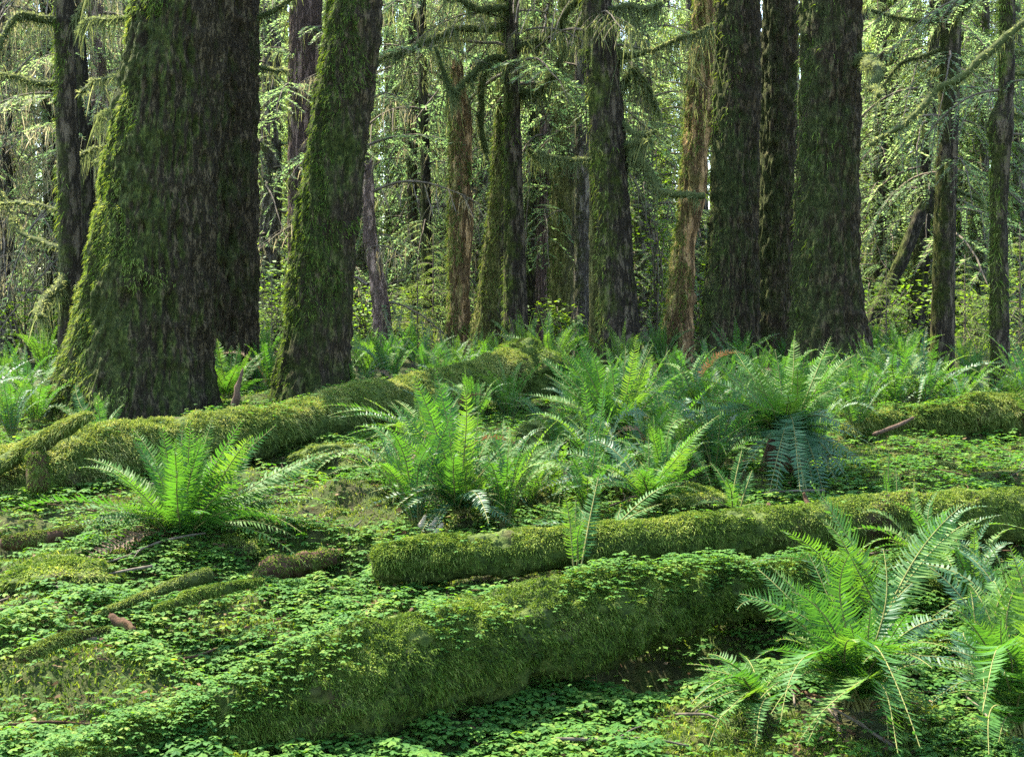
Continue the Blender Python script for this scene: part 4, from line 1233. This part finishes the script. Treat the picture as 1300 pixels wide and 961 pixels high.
hand_fern('sword_fern', 1345, 475, 9.5, [(1262, 418, .1, .1), (1268, 452, .1, .15), (1285, 432, .2, .1), (1258, 470, -.1, .2), (1330, 430, .1, .1)], 'fern reaching in at the edge above the slope log', 17, W=.06, pairs=26)
hand_fern('sword_fern', 930, 650, 8.0, [(935, 575, .2, .15), (955, 600, .1, .2), (905, 590, .2, .1), (880, 640, -.1, .2), (970, 640, -.1, .2), (925, 610, -.2, .05)], 'small fern beneath the hanging fronds of the largest fern', 18, W=.05, pairs=23)
hand_fern('sword_fern', 470, 600, 9.0, [(410, 580, 0, .15), (440, 570, .1, .1), (420, 600, -.1, .2), (490, 560, .2, .06), (510, 590, -.1, .12), (455, 610, -.2, .2)], 'small fern on a mossy hummock below the long log', 19, W=.05, pairs=23)

# MIDFERNS
# ferns of the bank behind: a few plants with their fronds, copied
PROTO = []
for v in range(8):
    r = np.random.default_rng(700 + v)
    fr = []
    nf = 20
    for i in range(nf):
        yaw = i * 2.4 + r.normal(0, .2)
        lean = r.uniform(.12, .8) if v % 2 else r.uniform(.3, 1.35)
        L = r.uniform(.55, 1.05)
        arc = r.uniform(.05, .3)
        h = np.array([math.cos(yaw), math.sin(yaw), 0])
        tip = h * L * math.sin(lean) + np.array([0, 0, L * math.cos(lean)])
        mid = h * L * .3 * math.sin(lean) + np.array([0, 0, L * (.5 + arc * lean)])
        tip[2] -= arc * .8 * L
        mb = MB()
        frond(mb, h * .02, mid, tip, .065 * r.uniform(.85, 1.1), r.normal(0, .35), 26, 7000 + v * 40 + i, curl=.25 if r.uniform() < .12 else 0)
        fr.append(mb.mesh('frond', [M['fern_dead' if i == 7 and v == 3 else 'fern_skylit' if r.uniform() < .3 else 'fern'], M['stem']]))
    PROTO.append(fr)
WHOLE = []
for v in range(3):
    mb = MB()
    r = np.random.default_rng(760 + v)
    for i in range(17):
        yaw = i * 2.4 + r.normal(0, .2)
        lean, L = r.uniform(.15, .9), r.uniform(.6, .9)
        h = np.array([math.cos(yaw), math.sin(yaw), 0])
        frond(mb, h * .02, h * L * .28 * math.sin(lean) + np.array([0, 0, L * (.52 + .15 * lean)]), h * L * math.sin(lean) + np.array([0, 0, L * math.cos(lean)]), .065, r.normal(0, .35), 22, 7500 + v * 40 + i)
    WHOLE.append(mb.mesh('sword_fern', [M['fern'], M['twig']]))

BANK = [(15, 11.5), (45, 12.3), (70, 14.5), (30, 13.8), (-20, 12.6), (5, 15.5), (55, 16.5), (100, 16.5), (-35, 10.4),
        (325, 15.2), (345, 14.2), (262, 14.8), (340, 17.5), (440, 14.6), (458, 13.6), (472, 15.5), (495, 14.2), (500, 16.5), (520, 13.4), (540, 15.2), (560, 14.0), (455, 17.5), (480, 18.5), (525, 18.2), (575, 16), (600, 15.2),
        (720, 13.5), (745, 14.6), (700, 15.5), (770, 13.2), (800, 14.2), (825, 13.2), (850, 14.6), (835, 12.0), (870, 12.4), (880, 13.6), (895, 11.4), (915, 13.4), (945, 12.6), (960, 14.4), (900, 15.2), (985, 13.2), (1010, 14.2), (1050, 12.4), (1075, 13.4), (1040, 14.4),
        (1100, 12.6), (1120, 13.6), (1105, 15), (1140, 12.8), (1160, 14), (1175, 12.8), (1190, 14.5), (1215, 13.2), (1235, 14.8), (1150, 16.5), (1250, 13.4), (1285, 13.8), (1310, 12.8), (1225, 17), (1110, 18),
        (640, 16), (665, 17.5), (615, 17.4), (790, 16.4), (740, 17.8), (840, 17), (940, 16), (1000, 17.2)]
MID = [(640, 9.0), (705, 9.9), (868, 9.2), (556, 8.8), (505, 8.5), (668, 8.5), (905, 9.9), (1085, 10.9), (838, 10.2), (735, 11.3), (940, 11.0), (530, 8.0), (596, 8.4), (640, 8.0), (702, 8.7), (745, 8.2), (790, 8.9), (850, 8.5), (780, 10.0), (820, 9.5), (905, 9.2), (1235, 6.7), (1185, 7.0), (760, 9.2), (690, 11.9), (605, 11.7), (648, 12.3), (562, 11.0), (880, 11.6), (575, 9.6), (1290, 6.3), (975, 10.6), (1040, 10.6)]
BANK = MID + BANK
items = []
for i, (px, d) in enumerate(BANK):
    x = (px - CX) / F * d
    z = float(gz(x, d))
    s = RNG.uniform(.75, 1.2) * (1.0 if d < 15 else 1.15) * (.8 if i < len(MID) else .8 if d > 12 else .9)
    if d < 14.3:
        root = link('sword_fern', None, loc=(x, d, z))
        for me in PROTO[i % 8]:
            link('frond', me, root)
    else:
        root = link('sword_fern', WHOLE[i % 3], loc=(x, d, z))
    root.rotation_euler = (RNG.normal(0, .08), RNG.normal(0, .08), RNG.uniform(0, 6.28))
    root.scale = (s, s, s * RNG.uniform(.85, 1.1))
    items.append((px, d, root))
spread_labels(items, '%sbank fern %s', 'ferns of the bank behind the logs', 'fern')

# ----------------------------------------------------------------------------- clover (oxalis) and floor moss
def leaflets(n_yaw=3):
    out = []
    for a in range(3):
        c, s = math.cos(a * 2.0944), math.sin(a * 2.0944)
        pts = np.array([(.06, 0, 0), (.5, .44, -.13), (.96, .36, -.26), (.82, 0, -.12), (.96, -.36, -.26), (.5, -.44, -.13)])
        out.append(np.column_stack([pts[:, 0] * c - pts[:, 1] * s, pts[:, 0] * s + pts[:, 1] * c, pts[:, 2]]))
    return np.concatenate(out)


def clover(P, rng, smin=.013, smax=.040, tilt=.13, mb=None):
    n = len(P)
    Lf = leaflets()
    s = rng.uniform(smin, smax, n)
    yaw = rng.uniform(0, 6.283, n)
    c, sn = np.cos(yaw), np.sin(yaw)
    X = Lf[None, :, 0] * c[:, None] - Lf[None, :, 1] * sn[:, None]
    Y = Lf[None, :, 0] * sn[:, None] + Lf[None, :, 1] * c[:, None]
    Z = np.broadcast_to(Lf[None, :, 2], X.shape)
    tx, ty = rng.normal(0, tilt, n)[:, None], rng.normal(0, tilt, n)[:, None] - .08
    V = np.stack([X, Y, Z + X * tx + Y * ty], -1) * s[:, None, None] + P[:, None]
    i = (np.arange(n * 3) * 6)[:, None]
    q = np.concatenate([i + np.array([[0, 3, 2, 1]]), i + np.array([[0, 5, 4, 3]])])
    mb.add(V, [q], 0, False)


def floor_points(n, rng, d0, d1):
    u = rng.uniform(size=n)
    d = (d0 ** .3 + u * (d1 ** .3 - d0 ** .3)) ** (1 / .3)
    x = rng.uniform(-.43, .43, n) * d + rng.normal(0, .1, n)
    return x, d


mb = MB()
r = np.random.default_rng(41)
x, y = floor_points(120000, r, 4.0, 15)
p2 = np.column_stack([x, y, x * 0])
m = fbm(p2 * 1.1, 3, 61)
keep = r.uniform(size=len(x)) < np.clip((m - .33) * 6, .22, 1) * np.clip((fbm(p2 * 4.3, 2, 62) - .25) * 3, .15, 1)
pit = ((x - .80) / .6) ** 2 + ((y - 6.16) / .28) ** 2 < 1
keep &= ~(pit & (r.uniform(size=len(x)) < .93))
x, y = x[keep], y[keep]
h = r.uniform(.02, .085, len(x)) * (.6 + .8 * vnoise(np.column_stack([x, y, x * 0]) * 3, 64))
clover(np.column_stack([x, y, gz(x, y) + h]), r, mb=mb)
# clover on the logs
for (o, base, V, D), n in ((logC, 2300), (logA, 600), (logD, 400), (logB, 130)):
    P, N = on_tube(V, D, n * 3, r, .2)
    k = (fbm((P + base) * 2.2, 3, 66) > .5) & (N[:, 2] > .25)
    P, N = P[k][:n], N[k][:n]
    clover(P + base + N * .012 + np.column_stack([P[:, 0] * 0, P[:, 0] * 0, r.uniform(.015, .05, len(P))]), r, .013, .024, mb=mb)
tag(link('clover_cover', mb.mesh('clover_cover', M['oxalis'])), 'carpet of green wood sorrel leaves over the forest floor', 'ground cover', kind='stuff')

mb = MB()
x, y = floor_points(230000, r, 4.0, 15)
p2 = np.column_stack([x, y, x * 0])
k = (fbm(p2 * 1.7, 4, 81) > .30) & ~(((x - .80) / .6) ** 2 + ((y - 6.16) / .28) ** 2 < 1)
x, y = x[k], y[k]
n = len(x)
blades(mb, np.column_stack([x, y, gz(x, y) - .003]), np.column_stack([r.normal(0, .5, n), r.normal(0, .5, n), np.ones(n)]), r.uniform(.015, .05, n), r.uniform(.003, .007, n), .3, 0, r)
tag(link('floor_moss', mb.mesh('floor_moss', M['mossblade'])), 'green moss shoots growing between the clover', 'moss', kind='stuff')

# fallen needles, bud scales and dead leaf scraps
M['litter'] = leaf_mat('dead_scraps', [(0, (.04, .022, .012)), (.5, (.10, .06, .03)), (1, (.22, .16, .09))], .2, (1, 1, 1), .8, .1)
mb = MB()
x, y = floor_points(11000, r, 4.2, 12)
k = fbm(np.column_stack([x, y, x * 0]) * 1.3, 3, 91) > .42
x, y = x[k], y[k]
n = len(x)
blades(mb, np.column_stack([x, y, gz(x, y) + r.uniform(.0, .05, n)]), np.column_stack([r.normal(0, 1, n), r.normal(0, 1, n), r.normal(0, .25, n)]), r.uniform(.012, .05, n), r.uniform(.003, .014, n), .1, 0, r)
tag(link('leaf_litter', mb.mesh('leaf_litter', M['litter'])), 'brown scraps of dead leaves and needles among the moss', 'litter', kind='stuff')

# ----------------------------------------------------------------------------- shrubs of the far side
def shrub(name, px, d, H, nst, nleaf, label, seed, mat='maple', spread=.5):
    r = np.random.default_rng(seed)
    x = (px - CX) / F * d
    base = np.array([x, d, float(gz(x, d))])
    root = tag(link(name, None, loc=base), label, 'shrub', 'leafy shrubs behind the fern bank')
    mb, ml = MB(), MB()
    for s in range(nst):
        a = r.uniform(0, 6.28)
        tip = np.array([math.cos(a) * spread * r.uniform(.4, 1), math.sin(a) * spread * r.uniform(.4, 1), H * r.uniform(.6, 1)])
        path = catmull([np.zeros(3), tip * np.array([.2, .2, .5]) + r.normal(0, .05, 3), tip], 16)
        add_tube(mb, path, np.linspace(.02, .006, 16), 6)
        k = nleaf // nst
        t = r.uniform(.15, 1, k)
        P = np.column_stack([np.interp(t, np.linspace(0, 1, 16), path[:, c]) for c in range(3)]) + r.normal(0, .16 * spread / .5, (k, 3)) * np.array([1, 1, .45])
        s_ = r.uniform(.03, .06, k)
        yaw = r.uniform(0, 6.28, k)
        dx = np.column_stack([np.cos(yaw), np.sin(yaw), r.normal(-.1, .25, k)]) * s_[:, None]
        dy = np.column_stack([-np.sin(yaw), np.cos(yaw), r.normal(0, .2, k)]) * s_[:, None] * .7
        V = np.stack([P - dx, P + dy * .9 - dx * .2, P + dx, P - dy * .9 - dx * .2], 1)
        ml.add(V, [np.arange(k * 4).reshape(k, 4)], 0, False)
    link('stem', mb.mesh('stem', M['twig']), root)
    link('foliage', ml.mesh('foliage', M[mat]), root)


shrub('vine_maple', 832, 23, 4.2, 7, 900, 'tall thin maple with bright yellow-green leaves between the purple-brown and the golden trunk', 1, spread=.7)
shrub('vine_maple', 818, 28, 5.5, 7, 900, 'pale green maple farther behind the yellow-green one', 2, spread=.9)
shrub('leafy_shrub', 465, 21, 1.3, 9, 900, 'low yellow-green bush between the tilted trunk and the golden snag', 3, spread=.8)
shrub('leafy_shrub', 350, 21, 1.6, 8, 700, 'bright bush in the gap beside the reddish trunk', 4, spread=.6)
shrub('leafy_shrub', 1118, 22, 1.2, 9, 800, 'green bush at the foot of the leaning dead stem', 5, spread=.8)
shrub('leafy_shrub', 1240, 21, 1.3, 9, 900, 'green bush between the smooth trunk and the burl trunk', 6, spread=.9)
shrub('leafy_shrub', 890, 22, 1.5, 7, 600, 'small bush behind the foot of the bent golden trunk', 7, spread=.5)
shrub('leafy_shrub', 35, 19, 1.2, 9, 800, 'bright bush near the edge, outside the slender knobbed trunk', 8, spread=.8)
shrub('leafy_shrub', 712, 20, .8, 7, 500, 'leafy sprouts around the foot of the green mossy trunk', 9, spread=.5)
SAP = [crown_mesh('crown', 120 + i, .1, 1.35, .75, .15, 34, B_NEAR, 1., 0., ('needle_bright', 'twig', 'drape')) for i in range(2)]
for i, (px, d, s, lab) in enumerate([(530, 19.5, 1., 'little bright spruce sapling standing before the thin dark far trunk'), (550, 21, 1.3, 'larger spruce sapling just behind the little one'), (505, 22, .9, 'low spruce sapling beside the yellow-green bush'),
                                     (1225, 19, 1.0, 'spruce sapling beside the smooth brown trunk'), (1295, 19, 1.3, 'spruce sapling at the edge beyond the burl trunk'), (1125, 20, 1., 'spruce sapling under the leaning dead stem'), (12, 22, 1.2, 'spruce sapling among the dry branches at the edge'), (345, 19, .9, 'spruce sapling in the gap beside the giant pair')]):
    x = (px - CX) / F * d
    root = tag(link('spruce_sapling', None, loc=(x, d, float(gz(x, d)))), lab, 'sapling', 'young saplings behind the ferns')
    root.scale = (s, s, s)
    root.rotation_euler = (0, 0, i * 1.3)
    mb = MB()
    z = np.linspace(-.1, 1.5, 12)
    add_tube(mb, np.column_stack([z * 0, z * 0, z]), np.linspace(.02, .004, 12), 6)
    link('trunk', mb.mesh('trunk', M['twig']), root)
    link('crown', SAP[i % 2], root)

# ----------------------------------------------------------------------------- air
mb = MB()
x0, x1, y0, y1, z0, z1 = -70, 70, -25, 118, -1.6, 40
mb.add([(x0, y0, z0), (x1, y0, z0), (x1, y1, z0), (x0, y1, z0), (x0, y0, z1), (x1, y0, z1), (x1, y1, z1), (x0, y1, z1)],
       [np.array([[0, 3, 2, 1], [4, 5, 6, 7], [0, 1, 5, 4], [1, 2, 6, 5], [2, 3, 7, 6], [3, 0, 4, 7]])], 0, False)
m, nt, out = new_mat('haze')
pv = node(nt, 'ShaderNodeVolumePrincipled')
pv.inputs['Color'].default_value = (.95, .97, .9, 1)
pv.inputs['Density'].default_value = HAZE
nt.links.new(pv.outputs[0], out.inputs['Volume'])
if HAZE:
    tag(link('haze', mb.mesh('haze', m)), 'thin sunlit air between the trees', 'haze', kind='stuff')

# ----------------------------------------------------------------------------- light, sky, camera
EL, AZ = math.radians(58), math.radians(42)              # sun behind the trees, over the left shoulder of the view
s = Vector((-math.cos(EL) * math.cos(AZ), math.cos(EL) * math.sin(AZ), math.sin(EL)))
W = bpy.data.worlds.new('World')
SC.world = W
W.use_nodes = True
nt = W.node_tree
sky = nt.nodes.new('ShaderNodeTexSky')
sky.sky_type = 'NISHITA'
sky.sun_disc = False
sky.sun_elevation = EL
sky.sun_rotation = math.atan2(s.x, s.y)
nt.links.new(sky.outputs[0], nt.nodes['Background'].inputs[0])
nt.nodes['Background'].inputs[1].default_value = .15
ld = bpy.data.lights.new('sun', 'SUN')
ld.energy = 3.7
ld.angle = math.radians(.5)
ld.color = (1, .93, .8)
lo = link('sun', ld)
lo.rotation_euler = s.to_track_quat('Z', 'Y').to_euler()
lo.location = s * 50

cam = bpy.data.cameras.new('camera')
cam.sensor_width = 36
cam.lens = 36 * F / 1300
cam.shift_y = -(961 / 2 - HY) / 1300
cam.clip_end = 1000
cam.clip_start = .05
co = link('camera', cam, loc=(0, 0, EYE))
co.rotation_euler = (math.pi / 2, 0, 0)
SC.camera = co
SC.view_settings.view_transform = 'Standard'
SC.view_settings.look = 'None'
SC.view_settings.gamma = 1
SC.view_settings.use_curve_mapping = False
SC.view_settings.exposure = 3.05
SC.view_settings.use_white_balance = True
SC.view_settings.white_balance_temperature = 6750
SC.cycles.max_bounces = 7
SC.cycles.diffuse_bounces = 4
SC.cycles.glossy_bounces = 2
SC.cycles.transmission_bounces = 4
SC.cycles.use_denoising = False
SC.cycles.sample_clamp_indirect = 4
